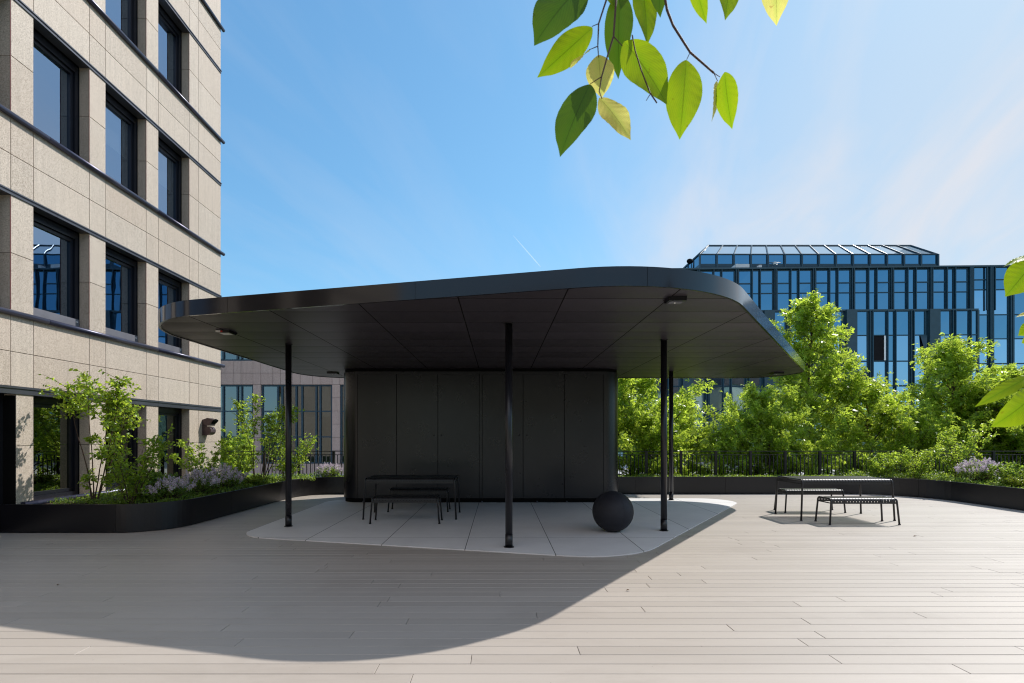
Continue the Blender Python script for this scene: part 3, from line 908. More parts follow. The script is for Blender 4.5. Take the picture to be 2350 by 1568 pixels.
# windows
def make_window(y0, y1, z0, z1, blind=None, low=False, gf=False):
    w0 = MB(); xf = -8.215; xb = -8.30; fw = 0.075
    w0.box(xb, xf, y0, y0+fw, z0, z1); w0.box(xb, xf, y1-fw, y1, z0, z1)
    w0.box(xb, xf, y0+fw, y1-fw, z1-0.13, z1); w0.box(xb, xf, y0+fw, y1-fw, z0, z0+fw)
    f2 = 0.06; a, b, c_, d_ = y0+fw+0.006, y1-fw-0.006, z0+fw+0.006, z1-0.136
    xs0, xs1 = -8.325, -8.255
    w0.box(xs0, xs1, a, a+f2, c_, d_); w0.box(xs0, xs1, b-f2, b, c_, d_)
    w0.box(xs0, xs1, a+f2, b-f2, d_-f2, d_); w0.box(xs0, xs1, a+f2, b-f2, c_, c_+f2)
    win = w0.build('window', M['window_frame'], bld)
    p = MB(); p.add([(-8.29, a+f2, c_+f2), (-8.29, b-f2, c_+f2), (-8.29, b-f2, d_-f2), (-8.29, a+f2, d_-f2)], [(0,1,2,3)])
    p.build('pane', M['ground_glass'] if gf else M['office_glass'], win)
    if blind:
        q = MB(); zb = d_ - (d_-c_)*blind
        q.box(-8.42, -8.41, a+0.03, b-0.03, zb, d_)
        q.box(-8.425, -8.405, a+0.03, b-0.03, zb-0.03, zb); q.build('blind', M['blind_fabric'], win)
    if low:
        q = MB(); q.box(-8.21, -8.175, y0+0.02, y1-0.03, z0+0.025, z0+0.21); q.build('sill_board', M['sill_grey'], win)
        q = MB(); q.box(-8.175, -8.165, y1-0.11, y1-0.07, z0+0.145, z0+0.165); q.build('drain_cap', M['white_plastic'], win)
    return win
for f in range(5):
    for i, (a, b) in enumerate(wins):
        if i > 5: continue
        if f == 0 and i > 2: continue
        bl = None
        if f == 2 and i in (0, 1): bl = 0.45
        if f == 3 and i == 3: bl = 0.3
        make_window(a, b, SILL[f]+0.02, LINT[f]-0.04, bl, f == 1, f == 0)
        
# thin dark red seal down the edges of the openings
mb = MB()
for f in range(1, 5):
    for i, (a, b) in enumerate(wins[:6]):
        mb.box(-8.012, -8.004, b-0.002, b+0.006, SILL[f]+0.05, LINT[f]-0.05)
mb.build('joint_seal', M['red_seal'], bld)
# doorway clad in black sheet, nearest the camera
mb = MB()
mb.box(-8.69, -8.60, 5.2, GFX-0.005, -0.02, LINT[0]-0.062); mb.box(-8.6, -8.205, 5.2, GFX-0.005, LINT[0]-0.08, LINT[0]-0.062); mb.box(-8.6, -8.0, GFX-0.012, GFX-0.002, 0.0, LINT[0]-0.081); mb.box(-8.6, -8.0, 5.2, 5.21, 0.0, LINT[0]-0.081)
dr = mb.build('entrance_cladding', M['joint_black'], bld)
mb = MB(); mb.box(-8.598, -8.55, 7.0, 7.03, 1.0, 1.3); mb.build('door_handle', M['window_frame'], dr)
mb = MB(); mb.box(-8.19, -8.0, NEAR, 5.19, -0.1, LINT[0]-0.06); mb.build('base_wall', M['granite'], bld)

# two part wall fixture near the corner
fx_ = empty('wall_loudspeaker', (-8, 13.98, 1.7))
tag(fx_, 'bronze coloured wall fixture of a tilted horn over a rounded drum on the stone corner', 'wall fixture')
y0, y1 = 13.86, 14.10
mb = MB()
P = [(-8.0, 2.02), (-7.86, 2.07), (-7.72, 2.03), (-7.79, 1.86), (-8.0, 1.86)]
vs = [(x, y0, z) for x, z in P] + [(x, y1, z) for x, z in P]
mb.add(vs, [(0,1,2,3,4),(9,8,7,6,5)] + [(i, i+5, (i+1) % 5+5, (i+1) % 5) for i in range(5)])
mb.build('horn', M['bronze'], fx_)
mb = MB(); mb.tube([(-7.74, 13.98, 1.99), (-7.70, 13.98, 1.955)], [0.075, 0.085], 18); mb.build('horn_mouth', M['joint_black'], fx_)
mb = MB()
pr = [(-8.0, 1.60), (-8.0, 1.845)] + [(-7.90 + 0.14*math.cos(a), 1.7225+0.122*math.sin(a)) for a in [math.pi/2 - math.pi*k/10 for k in range(11)]]
pr = [pr[0], pr[1]] + pr[2:]
N = len(pr); vs = [(x, y0, z) for x, z in pr] + [(x, y1, z) for x, z in pr]
mb.add(vs, [tuple(range(N)), tuple(reversed(range(N, 2*N)))] + [(i, i+N, (i+1) % N+N, (i+1) % N) for i in range(N)])
mb.build('drum', M['bronze'], fx_)
mb = MB()
for (yy, zz) in ((13.94, 1.78), (14.01, 1.74)): mb.sphere((-7.77, yy, zz), 0.016, 10, 6)
mb.build('screw', M['joint_black'], fx_)

# ------------------------------------------------------------------ rear stone building
YB = 29.0
rb_ = empty('rear_stone_building', (-12, YB, -0.55))
tag(rb_, 'pinkish granite building with navy framed windows, behind the railing and the slender saplings', 'building')
def vx(z4): return (423 + 0.2698*z4 - 1145)/1180*YB
mb = MB(); gp = 0.008
joints = []
base = -9.41
for k in range(-6, 20):
    joints += [base - 1.115*k, base - 1.115*k - 0.0 - 0.68]
joints = sorted(joints)
pierw = 0.46; P0 = -9.41
wn_list = []
for k in range(-1, 4):
    a = P0 - 4.46*k - 4.02 ; wn_list.append((a, a+4.02))
XL, XRt = wn_list[-1][0]-0.6, wn_list[0][1]+0.46
rows = [(4.48, 5.13), (5.13, 5.83), (8.0, 8.4), (8.4, 8.85)]
js = [j for j in joints if XL < j < XRt]; js = [XL] + js + [XRt]
for z0, z1 in rows:
    for i in range(len(js)-1):
        mb.box(js[i]+gp, js[i+1]-gp, YB, YB+0.18, z0+gp, z1-gp)
piers = [(w[1], w[1]+0.44) for w in wn_list] + [(wn_list[-1][0]-0.6, wn_list[-1][0])]
for a, b in piers:
    for j in range(6):
        z0 = 0.02 + (4.46/6)*j; mb.box(a+gp, b-gp, YB, YB+0.18, z0+gp, z0+4.46/6-gp)
    for j in range(3):
        z0 = 5.83 + (2.17/3)*j; mb.box(a+gp, b-gp, YB, YB+0.18, z0+gp, z0+2.17/3-gp)
for i in range(len(js)-1): mb.box(js[i]+gp, js[i+1]-gp, YB, YB+0.18, -0.55, 0.02-gp)
mb.build('stone_wall', M['pink_granite'], rb_)
mb = MB()
for z0, z1 in ((-0.55, 0.02), (4.49, 5.82), (8.01, 8.84)): mb.box(XL, XRt, YB+0.181, YB+0.4, z0, z1)
mb.box(XL, XRt, YB+1.2, YB+9, -0.55, 8.84); mb.box(XL, XRt, YB+0.4, YB+1.2, 4.49, 5.82)
mb.box(XL, XL+0.2, YB+0.181, YB+1.2, -0.5, 8.8); mb.box(XRt-0.2, XRt, YB+0.181, YB+1.2, -0.5, 8.8)
mb.build('inner_wall', M['dark_interior'], rb_)
for a, b in wn_list:
    for (z0, z1, trs) in ((0.02, 4.47, (1.53, 2.98)), (5.84, 7.99, ())):
        mb = MB(); ya, yb = YB+0.10, YB+0.19
        mb.box(a, a+0.10, ya, yb, z0, z1); mb.box(b-0.10, b, ya, yb, z0, z1)
        mb.box(a+0.1, b-0.1, ya, yb, z0, z0+0.08); mb.box(a+0.1, b-0.1, ya, yb, z1-0.08, z1)
        for off in (0.88, 1.12, 1.92, 2.25, 3.05, 3.28):
            mb.box(a+off, a+off+0.09, ya-0.03, yb-0.01, z0+0.081, z1-0.081)
        for tz in trs: mb.box(a+0.1, b-0.1, ya+0.01, yb-0.02, tz-0.035, tz+0.035)
        w_ = mb.build('window', M['navy_frame'], rb_)
        mb = MB(); rr = random.Random(int(a*10)); xs_ = [0.10, 1.0, 1.97, 2.30, 3.17, 3.92]
        for i in range(5):
            dy = rr.uniform(-0.006, 0.006); x0, x1 = a+xs_[i], a+xs_[i+1]
            mb.add([(x0, YB+0.15+dy, z0+0.08), (x1, YB+0.15-dy, z0+0.08), (x1, YB+0.15-dy*0.2, z1-0.08), (x0, YB+0.15+dy*0.6, z1-0.08)], [(0,1,2,3)])
        mb.build('pane', M['back_glass'], w_)

# ------------------------------------------------------------------ blue glass building
YG = 42.0
gb_ = empty('glass_office_building', (26, YG, -0.55))
tag(gb_, 'long dark framed office building of blue glass with a glazed attic, behind the green trees', 'building')
def gx(z6): return ((1551 + 0.34*z6) - 1145)/1180*YG
def gz(z6, Y=None): return EYE + (1001 - (517 + 0.34*z6))/1180*(Y or YG)
def tilt(x): return (gx(1200) - x)*0.030      # the front runs slightly towards the camera on the right
def gbox(mb, x0, x1, d0, d1, z0, z1):
    """box whose front follows the slanting wall; d = distance in front (negative) or behind the wall line"""
    ya, yb = YG + tilt(x0), YG + tilt(x1)
    vs = [(x0,ya+d0,z0),(x1,yb+d0,z0),(x1,yb+d1,z0),(x0,ya+d1,z0),(x0,ya+d0,z1),(x1,yb+d0,z1),(x1,yb+d1,z1),(x0,ya+d1,z1)]
    mb.add(vs, [(0,3,2,1),(4,5,6,7),(0,1,5,4),(1,2,6,5),(2,3,7,6),(3,0,4,7)])
rg = random.Random(9)
def gpane(mb, x0, x1, z0, z1, d, mi=0):
    ya, yb = YG + tilt(x0) + d, YG + tilt(x1) + d
    e = [rg.uniform(-0.004, 0.004) for _ in range(4)]
    mb.add([(x0, ya+e[0], z0), (x1, yb+e[1], z0), (x1, yb+e[2], z1), (x0, ya+e[3], z1)], [(0,1,2,3)], mi)
def gwindow(z6a, z6b, rows, d=0.0):
    x0, x1 = gx(z6a), gx(z6b)
    mb = MB(); fw = 0.05
    gbox(mb, x0-fw, x0, d-0.04, d+0.06, gz(rows[-1][1])-fw, gz(rows[0][0])+fw)
    gbox(mb, x1, x1+fw, d-0.04, d+0.06, gz(rows[-1][1])-fw, gz(rows[0][0])+fw)
    for r_ in rows:
        gbox(mb, x0, x1, d-0.03, d+0.06, gz(r_[0]), gz(r_[0])+fw)
        gbox(mb, x0, x1, d-0.03, d+0.06, gz(r_[1])-fw, gz(r_[1]))
    w = mb.build('window', M['teal_frame'], gb_)
    mb = MB()
    for r_ in rows: gpane(mb, x0, x1, gz(r_[1]), gz(r_[0]), d+0.02, r_[2])
    mb.build('pane', [M['blue_glass'], M['vision_glass'], M['dark_interior'], M['blind_fabric']], w)
wide_top = [(305,385,0),(393,453,0),(460,583,0)]; nar_top = [(305,455,0),(460,583,0)]
P6 = 257.3
mull = []
for k in range(-5, 5):
    o_ = 952 + P6*(k-0)
    if k <= 3:
        gwindow(o_, o_+78, wide_top); gwindow(o_+92, o_+130, nar_top); gwindow(o_+145, o_+222, wide_top)
    for m_ in (84, 138): mull.append((o_+m_, 5, 290, 583))
    for m_ in (-24, -12): mull.append((o_+m_, 5, 290, 583))
# right hand end: three plain wide columns
rows_r = [(295,373,0),(380,440,0),(447,608,1),(615,770,0),(776,935,1),(942,1100,1)]
for a, b in ((1990,2080),(2120,2210),(2252,2340),(2384,2470),(2514,2600),(2640,2730),(2770,2860)):
    rr_ = [list(r_) for r_ in rows_r]
    rr_[2][2] = 0 if a > 2220 else 1
    gwindow(a, b, rr_)
    for m_ in (-30, -18, ): mull.append((a+m_, 7, 285, 1150))
# lower projecting part
low_rows = [(597,750,0),(757,922,1),(930,1085,1),(1095,1250,1),(1260,1420,0),(1430,1560,0)]
low_rows2 = [(597,750,0),(757,922,0),(930,1085,1),(1095,1250,0),(1260,1420,0),(1430,1560,0)]
PD = 538.0
for k in range(-3, 2):
    o_ = 1187 + PD*k
    units = [(0,70,1),(112,192,1),(205,243,0),(258,340,1),(378,443,1)]
    if k == 1: units = [(5,70,1),(110,190,1),(205,242,0)]
    for i, (a, b, w_) in enumerate(units):
        rws = [list(r_) for r_ in (low_rows if w_ else low_rows2)]
        if k == 0 and i == 1: rws[1][2] = 2
        gwindow(o_+a, o_+b, rws, -0.55)
        if i < len(units)-1:
            mid_ = (b + units[i+1][0])/2
            for dd in ((-9, 9) if units[i+1][0]-b > 20 else (0,)): mull.append((o_+mid_+dd, 5, 590, 1600, -0.55))
    mb = MB(); gbox(mb, gx(o_-72), gx(o_-4), -0.75, 0.3, -0.55, gz(583)); mb.build('pier', M['teal_cladding'], gb_)
mb = MB(); gbox(mb, gx(-430), gx(1975), -0.62, 0.0, gz(592), gz(581)); gbox(mb, gx(1968), gx(1980), -0.62, 0.0, -0.55, gz(592)); mb.build('ledge', M['teal_cladding'], gb_)
for m_ in mull:
    d = m_[4] if len(m_) > 4 else 0.0
    if m_[0] < -420: continue
    mb = MB(); gbox(mb, gx(m_[0]-m_[1]*0.5), gx(m_[0]+m_[1]*0.5), d-0.16, d-0.041, -0.55 if m_[3] > 1100 else gz(m_[3]), gz(m_[2]))
    mb.build('mullion', M['teal_frame'], gb_)
mb = MB(); gbox(mb, gx(-430), gx(2900), 0.061, 14, -0.55, gz(292)); 
gbox(mb, gx(-430), gx(1975), -0.50, 0.0, -0.55, gz(593))
mb.build('wall', M['teal_frame'], gb_)
mb = MB(); gbox(mb, gx(-432), gx(2902), -0.18, 0.4, gz(293), gz(283)); mb.build('parapet', M['teal_cladding'], gb_)
# white curtain in the open window
mb = MB(); gbox(mb, gx(1366), gx(1377), -0.60, -0.57, gz(920), gz(757)); mb.build('curtain', M['blind_fabric'], gb_)
# tilted open sashes
for (a, b) in ((1600, 1642), (1078, 1108)):
    mb = MB(); x0, x1 = gx(a), gx(b); yy = YG - 0.60 + tilt(x0)
    mb.add([(x0, yy, gz(757)), (x1, yy-0.05, gz(757)), (x1, yy-0.05, gz(915)), (x1-0.18, yy-0.25, gz(915))], [(0,1,2,3)])
    mb.add([(x0, yy+0.02, gz(757)), (x1, yy-0.03, gz(757)), (x1, yy-0.03, gz(915)), (x1-0.18, yy-0.23, gz(915))], [(3,2,1,0)])
    mb.build('open_sash', M['teal_frame'], gb_)
# glazed attic
YA = 46.0
def ax(z6, Y=YA): return ((1551 + 0.34*z6) - 1145)/1180*Y
def az(z6, Y=YA): return gz(z6, Y)
at_ = empty('glazed_attic', (28, YA, az(290)))
zb, zl, zw = az(320), az(262), az(198)
xl, xr = ax(160), ax(1765); Y2 = YA+1.9; Y3 = YA+7.5; Y4 = Y3+1.9
zr = az(139, Y2); xl2, xr2 = ax(218, Y2), ax(1585, Y2)
at_.parent = gb_; at_.location = at_.location - gb_.location
WLOC[at_] = Vector((28, YA, az(290)))
NB = 14
for k in range(NB):
    x0 = xl+(xr-xl)*k/NB; x1 = xl+(xr-xl)*(k+1)/NB
    mb = MB(); mb.add([(x0+0.06, YA, zl), (x1-0.06, YA, zl), (x1-0.06, YA, zw-0.06), (x0+0.06, YA, zw-0.06)], [(0,1,2,3)]); mb.build('pane', M['blue_glass'], at_)
# sloping glass
mb = MB()
mb.add([(xl, YA, zw), (xr, YA, zw), (xr2, Y2, zr), (xl2, Y2, zr)], [(0,1,2,3)])
mb.add([(xl, Y4, zw), (xr, Y4, zw), (xr2, Y3, zr), (xl2, Y3, zr)], [(3,2,1,0)])
mb.add([(xl, YA, zw), (xl2, Y2, zr), (xl2, Y3, zr), (xl, Y4, zw)], [(0,1,2,3)])
mb.add([(xr, YA, zw), (xr2, Y2, zr), (xr2, Y3, zr), (xr, Y4, zw)], [(3,2,1,0)])
mb.build('roof_glass', M['clear_glass'], at_)
mb = MB()
mb.add([(xl, YA, zl), (xl, Y4, zl), (xl, Y4, zw), (xl, YA, zw)], [(0,1,2,3)]); mb.build('side_glass', M['blue_glass'], at_); mb = MB(); mb.add([(xr, YA, zl), (xr, Y4, zl), (xr, Y4, zw), (xr, YA, zw)], [(3,2,1,0)])
mb.build('side_glass', M['blue_glass'], at_)
for k in range(NB+1):
    mb = MB()
    x0 = xl+(xr-xl)*k/NB
    mb.box(x0-0.07, x0+0.07, YA-0.14, YA-0.01, zb, zw)
    xt = x0 - (xr-xl)/NB*0.55 if k > 0 else x0
    if k == 0: xt = xl2
    xt = xl2 + (xr2-xl2)*max(0, (k-0.0))/NB
    mb.tube([(x0, YA-0.03, zw), (xt, Y2, zr+0.02)], 0.075, 6, smooth=False)
    mb.build('mullion', M['teal_frame'], at_)
mb = MB()
mb.tube([(xl2, Y2, zr), (xr2, Y2, zr)], 0.085, 6, smooth=False)
mb.tube([(xl, YA, zw), (xr, YA, zw)], 0.07, 6, smooth=False)
mb.tube([(xl, YA, zw), (xl2, Y2, zr)], 0.09, 6); mb.tube([(xr, YA, zw), (xr2, Y2, zr)], 0.09, 6)
mb.tube([(xl2, Y2, zr), (xl2, Y3, zr), (xl, Y4, zw)], 0.08, 6); mb.tube([(xl, YA, zw), (xl, Y4, zw)], 0.08, 6)
for j in range(6): mb.tube([(xl, YA+1.4*j, zl), (xl, YA+1.4*j, zw)], 0.07, 6)
mb.build('frame', M['teal_frame'], at_)
mb = MB()
for j in range(6): mb.box(xl-0.03, xr+0.03, YA-0.05-0.02*j, YA, zl - (zl-zb)*(j+0.85)/6, zl - (zl-zb)*j/6 - 0.002)
mb.box(xl, xr, YA+0.01, Y4, zb, zl); mb.build('louvre_base', M['teal_frame'], at_)
# things on the flat roof
zr0 = gz(292)
ac = empty('air_conditioner', (ax(450, 43), 43, zr0)); tag(ac, 'large white air conditioning box on the roof edge of the glass building', 'air conditioner')
x0, x1 = ax(405, 43), ax(497, 43); z1 = az(262, 43)
mb = MB(); mb.box(x0, x1, 43.0, 43.9, zr0, z1); mb.build('casing', M['hvac_white'], ac)
mb = MB(); mb.box(ax(440, 43), ax(470, 43), 42.985, 42.999, zr0+0.05, zr0+0.22); mb.build('grille', M['teal_frame'], ac)
mb = MB(); mb.add([(x0-0.5, 43.1, zr0), (x0-0.001, 43.1, zr0), (x0-0.001, 43.1, z1-0.08), (x0-0.001, 43.7, z1-0.08), (x0-0.5, 43.7, zr0), (x0-0.001, 43.7, zr0)], [(0,1,2),(4,3,5),(0,2,3,4)]); mb.build('duct', M['hvac_white'], ac)
vb = empty('vent_box', (ax(570, 43), 43, zr0)); tag(vb, 'narrow white vent box on the glass building roof', 'vent')
mb = MB(); mb.box(ax(563, 43), ax(581, 43), 43, 43.4, zr0, az(268, 43)); mb.build('casing', M['hvac_white'], vb)
mb = MB(); mb.box(ax(561, 43), ax(583, 43), 42.98, 43.42, az(268, 43)+0.001, az(268, 43)+0.05); mb.build('cap', M['sill_grey'], vb)
fl = empty('rooftop_floodlight', (ax(655, 43), 43, zr0)); tag(fl, 'floodlight bracket with a small pale green lamp before the glazed attic', 'floodlight')
mb = MB(); zz = az(254, 43); mb.tube([(ax(615, 43), 43, zz), (ax(710, 43), 43, zz)], 0.035, 6); mb.tube([(ax(650, 43), 43, zr0), (ax(650, 43), 43, zz)], 0.03, 6); mb.tube([(ax(640, 43), 43, zz-0.25), (ax(700, 43), 43, zz-0.1)], 0.03, 6); mb.build('bracket', M['teal_frame'], fl)
mb = MB(); mb.box(ax(655, 43), ax(672, 43), 42.8, 43.0, az(268, 43), az(252, 43)); mb.build('lamp', M['hvac_white'], fl)
f2 = empty('corner_floodlight', (ax(95, 46), 46, zr0)); tag(f2, 'tiny black floodlight at the left end of the glazed attic', 'floodlight')
mb = MB(); mb.tube([(ax(110, 46), 46, zr0), (ax(105, 46), 46, az(262, 46)), (ax(98, 46), 46, az(252, 46))], 0.03, 6); mb.build('pole', M['joint_black'], f2)
mb = MB(); mb.sphere((ax(95, 46), 46, az(244, 46)), 0.30, 12, 8, sc=(1, 0.5, 0.8)); mb.build('head', M['joint_black'], f2)

# ------------------------------------------------------------------ houses behind the camera (seen only mirrored in the glazing)
def far_house(x0, x1, y0, y1, h, rh, label, mat):
    o = empty('apartment_house', ((x0+x1)/2, y1, -0.6)); tag(o, label, 'house')
    mb = MB(); mb.box(x0, x1, y0, y1, -0.6, h); mb.build('wall', M[mat], o)
    mb = MB(); e = 0.5; i = 2.2
    mb.add([(x0-e,y0-e,h+0.01),(x1+e,y0-e,h+0.01),(x1+e,y1+e,h+0.01),(x0-e,y1+e,h+0.01),(x0+i,y0+i,h+rh),(x1-i,y0+i,h+rh),(x1-i,y1-i,h+rh),(x0+i,y1-i,h+rh)],
           [(0,3,2,1),(4,5,6,7),(0,1,5,4),(1,2,6,5),(2,3,7,6),(3,0,4,7)]); mb.build('roof', M['roof_tile'], o)
    x = x0+1.4
    while x < x1-2.0:
        z = 1.0
        while z < h-1.8:
            mb = MB(); mb.box(x, x+1.2, y1+0.005, y1+0.04, z, z+1.6); mb.build('window', M['window_frame'], o)
            z += 3.0
        x += 2.9
far_house(-34, -8, -34, -22, 8.5, 3.5, 'cream rendered apartment house with a dark roof behind the viewpoint, mirrored in the rear windows', 'cream_render')
far_house(-6, 22, -52, -40, 7.0, 3.0, 'cream house with a steep brown roof behind the viewpoint, mirrored low in the blue glass', 'cream_render')
far_house(48, 80, -54, -40, 13.5, 9.0, 'wide brown roofed house behind the viewpoint, mirrored at the right end of the glass', 'cream_render')
far_house(24, 44, -50, -38, 12.0, 4.0, 'brown tiled house behind the viewpoint, mirrored in the blue glass', 'cream_render')

# ------------------------------------------------------------------ vegetation
def norm(a): return a/np.maximum(np.linalg.norm(a, axis=1, keepdims=True), 1e-9)
def tmpl_oval():
    v = np.array([(0,0,0),(-.27,.30,.05),(0,.33,0),(.27,.30,.05),(-.22,.68,.03),(0,.68,-.03),(.22,.68,.03),(0,1,-.10)], float)
    return v, [(0,2,1),(0,3,2),(1,2,5,4),(2,3,6,5),(4,5,7),(5,6,7)]
def tmpl_star():
    v = [(0,0,0)]; f = []
    for ang, l, w in ((-62,.72,.16),(0,1.0,.20),(62,.72,.16)):
        a = R(ang); d = np.array([math.sin(a), math.cos(a)]); p = np.array([d[1], -d[0]])
        i = len(v)
        a1 = d*l*.55 + p*w*l; a2 = d*l; a3 = d*l*.55 - p*w*l
        v += [(a1[0], a1[1], .05), (a2[0], a2[1], -.08), (a3[0], a3[1], .05)]
        f.append((0, i, i+1, i+2))
    return np.array(v, float), f
def tmpl_kite(w=.26):
    return np.array([(0,0,0),(w,.5,.06),(0,1,-.04),(-w,.5,.06)], float), [(0,1,2,3)]
TM = {'oval': tmpl_oval(), 'star': tmpl_star(), 'kite': tmpl_kite(), 'blade': tmpl_kite(.07), 'petal': tmpl_kite(.42)}
def leaf_mesh(name, P, T, N_, S_, shape, mat):
    """P positions, T leaf directions, N_ normals, S_ sizes -> one mesh"""
    tv, tf = TM[shape]; n = len(P); k = len(tv)
    T = norm(T); B = norm(np.cross(T, N_)); Nn = np.cross(B, T)
    V = (P[:,None,:] + S_[:,None,None]*(tv[None,:,0:1]*B[:,None,:] + tv[None,:,1:2]*T[:,None,:] + tv[None,:,2:3]*Nn[:,None,:])).reshape(-1, 3)
    me = bpy.data.meshes.new(name)
    tot = np.array([len(f) for f in tf]*n, np.int32)
    flat = np.array([i for f in tf for i in f], np.int32)
    idx = (flat[None,:] + (np.arange(n)*k)[:,None]).reshape(-1).astype(np.int32)
    me.vertices.add(len(V)); me.vertices.foreach_set('co', V.reshape(-1).astype(np.float32))
    me.loops.add(len(idx)); me.loops.foreach_set('vertex_index', idx)
    me.polygons.add(len(tot)); me.polygons.foreach_set('loop_start', np.concatenate([[0], np.cumsum(tot)[:-1]]).astype(np.int32))
    me.polygons.foreach_set('loop_total', tot)
    me.materials.append(mat); me.update(calc_edges=True); me.validate()
    return me
def link_mesh(name, me, parent):
    o = bpy.data.objects.new(name, me); COL.objects.link(o); o.parent = parent; return o

def wander(rs, p, d, L, n, wob, lift):
    """path of a shoot: slightly wandering, lifting towards the light (or drooping)"""
    pts = [p.copy()]; d = d/np.linalg.norm(d)
    for i in range(n):
        d = d + rs.normal(0, wob, 3) + np.array([0, 0, lift]); d /= np.linalg.norm(d)
        p = p + d*L/n; pts.append(p.copy())
    return pts, d

def leaves_from(rs, twigs, per, size, jit, up=0.8, droop=0.0):
    """leaves along twigs: list of (p0, p1)"""
    tw = np.array([(a, b) for a, b in twigs]); n = len(tw)
    idx = np.repeat(np.arange(n), per)
    t_ = rs.uniform(0.1, 1.05, len(idx))[:,None]
    P = tw[idx,0]*(1-t_) + tw[idx,1]*t_ + rs.normal(0, jit, (len(idx), 3))
    ax_ = norm(tw[idx,1]-tw[idx,0])
    T = norm(ax_*0.5 + rs.normal(0, .65, (len(idx), 3)) + np.array([0, 0, -droop]))
    N_ = norm(rs.normal(0, .55, (len(idx), 3)) + np.array([0, 0, up]) + np.array([.2, .0, 0]))
    S_ = size*rs.uniform(0.6, 1.25, len(idx))
    return P, T, N_, S_

def street_tree_mesh(seed, H, Rad, ntw, per, size):
    """spire-crowned tree; returns trunk MB and leaf arrays, base at the origin"""
    rs = np.random.RandomState(seed)
    mb = MB(); trunk = []; x = y = 0.0
    nseg = 12
    for i in range(nseg+1):
        trunk.append((x, y, H*0.97*i/nseg)); x += rs.normal(0, .05); y += rs.normal(0, .05)
    mb.tube(trunk, [0.13*(1-0.93*i/nseg)+0.008 for i in range(nseg+1)], 8)
    twigs = []
    nb = int(H*9)
    for k in range(nb):
        f = (k+0.5)/nb; z = 0.7 + (H-0.7)*f**1.05
        prof = (1-f)**0.62 * (0.55 + 0.45*min(1, f*4)) * (1 + 0.14*math.sin(f*19+seed)) + 0.05
        L = Rad*prof*rs.uniform(0.55, 1.2)
        az_ = k*2.4 + rs.uniform(-.5, .5)
        s_ = f*nseg; i0 = min(int(s_), nseg-1); base = np.array(trunk[i0])*(1-(s_-i0)) + np.array(trunk[i0+1])*(s_-i0)
        base[2] = min(z, H*0.95)
        rise = 0.35 + 0.9*f
        d = np.array([math.cos(az_), math.sin(az_), rise])
        pts, dd = wander(rs, base, d, max(L, .25)*1.15, 5, .12, .03)
        mb.tube([tuple(p) for p in pts], [0.028*(1-i/6)*(1.1-f)+0.004 for i in range(6)], 5, cap=False)
        nt = max(3, int(ntw*L))
        for q in range(nt):
            tt = rs.uniform(.25, 1.0)*5; j = min(int(tt), 4); p = pts[j]*(1-(tt-j)) + pts[j+1]*(tt-j)
            dv = (pts[j+1]-pts[j]); dv /= np.linalg.norm(dv)
            dv = dv*0.7 + rs.normal(0, .6, 3) + np.array([0, 0, .25])
            dv /= np.linalg.norm(dv); l = rs.uniform(.2, .8)*(0.45+0.55*(1-f))
            twigs.append((p, p+dv*l))
            if rs.rand() < .35: mb.tube([tuple(p), tuple(p+dv*l)], [0.006, 0.002], 4, cap=False)
        twigs.append((pts[4], pts[5]))
    top = np.array(trunk[-1])
    for q in range(14): twigs.append((top-np.array([0,0,.5*rs.rand()]), top+rs.normal(0,.12,3)+np.array([0,0,rs.uniform(-.1,.25)])))
    return mb, leaves_from(rs, twigs, per, size, .09, .5, .25)
TREE = []
for seed, H, Rad, ntw, per in ((3, 7.5, 2.6, 15, 8), (8, 5.7, 2.8, 15, 7), (14, 4.6, 3.1, 14, 7)):
    mbt, lf = street_tree_mesh(seed, H, Rad, ntw, per, 0.18)
    me = leaf_mesh('crown', *lf, 'star', M['leaf_street'])
    TREE.append((mbt, me, H))
first = {}
def street_tree(kind, px_, ytop, Y, label, rz=0, wide=1.0, zb=-0.6, seed=0):
    mbt, me, H = TREE[kind]
    X = (px_-1145)/1180*Y; zt = EYE + (1001-ytop-36)/1180*Y
    o = empty('street_tree', (X, Y, zb), R(rz)); tag(o, label, 'tree', 'leafy trees behind the railing')
    s = (zt-zb)/H; o.scale = (s*wide, s*wide, s)
    if kind not in first:
        WLOC[o] = Vector((0,0,0)); tr = mbt.build('trunk', M['bark'], o); first[kind] = tr.data
    else: link_mesh('trunk', first[kind], o)
    link_mesh('crown', me, o)
    return o
street_tree(0, 1850, 665, 19.5, 'tallest leafy tree with a pointed crown beyond the railing, right of the canopy tip', 20, 1.05)
street_tree(1, 2172, 768, 19.0, 'pointed leafy tree before the right part of the glass building', 140, 1.05)
street_tree(2, 1450, 845, 18.0, 'broad leafy tree right beside the cabin, its top behind the canopy', 75, 1.15)
street_tree(1, 1548, 900, 18.6, 'round topped leafy tree seen just right of the farthest canopy column', 200, 1.1)
street_tree(2, 2005, 868, 18.3, 'low leafy tree between the tallest tree and the pointed one', 10, 1.05)
street_tree(1, 2328, 822, 18.6, 'leafy tree at the far right, behind the large near leaf', 300, 1.0)
street_tree(2, 1735, 880, 17.6, 'leafy tree under the far right tip of the canopy', 160, 0.9)
street_tree(2, 1655, 965, 17.2, 'lowest leafy tree, in the dip between canopy columns and the tallest tree', 245, 0.95)
street_tree(2, 2110, 915, 16.9, 'low leafy tree close behind the railing by the spiky shrubs', 330, 0.95)
street_tree(2, 2262, 872, 18.4, 'leafy tree between the pointed tree and the far right one', 50, 1.0)
street_tree(1, 2420, 840, 18.0, 'leafy tree partly cut off by the right edge of the photo', 110, 1.2)
street_tree(2, 2365, 905, 17.0, 'low bushy tree behind the railing at the right edge of the photo', 70, 1.0)
street_tree(2, 1762, 935, 17.0, 'low bushy tree behind the railing left of the tallest tree', 128, 0.9)
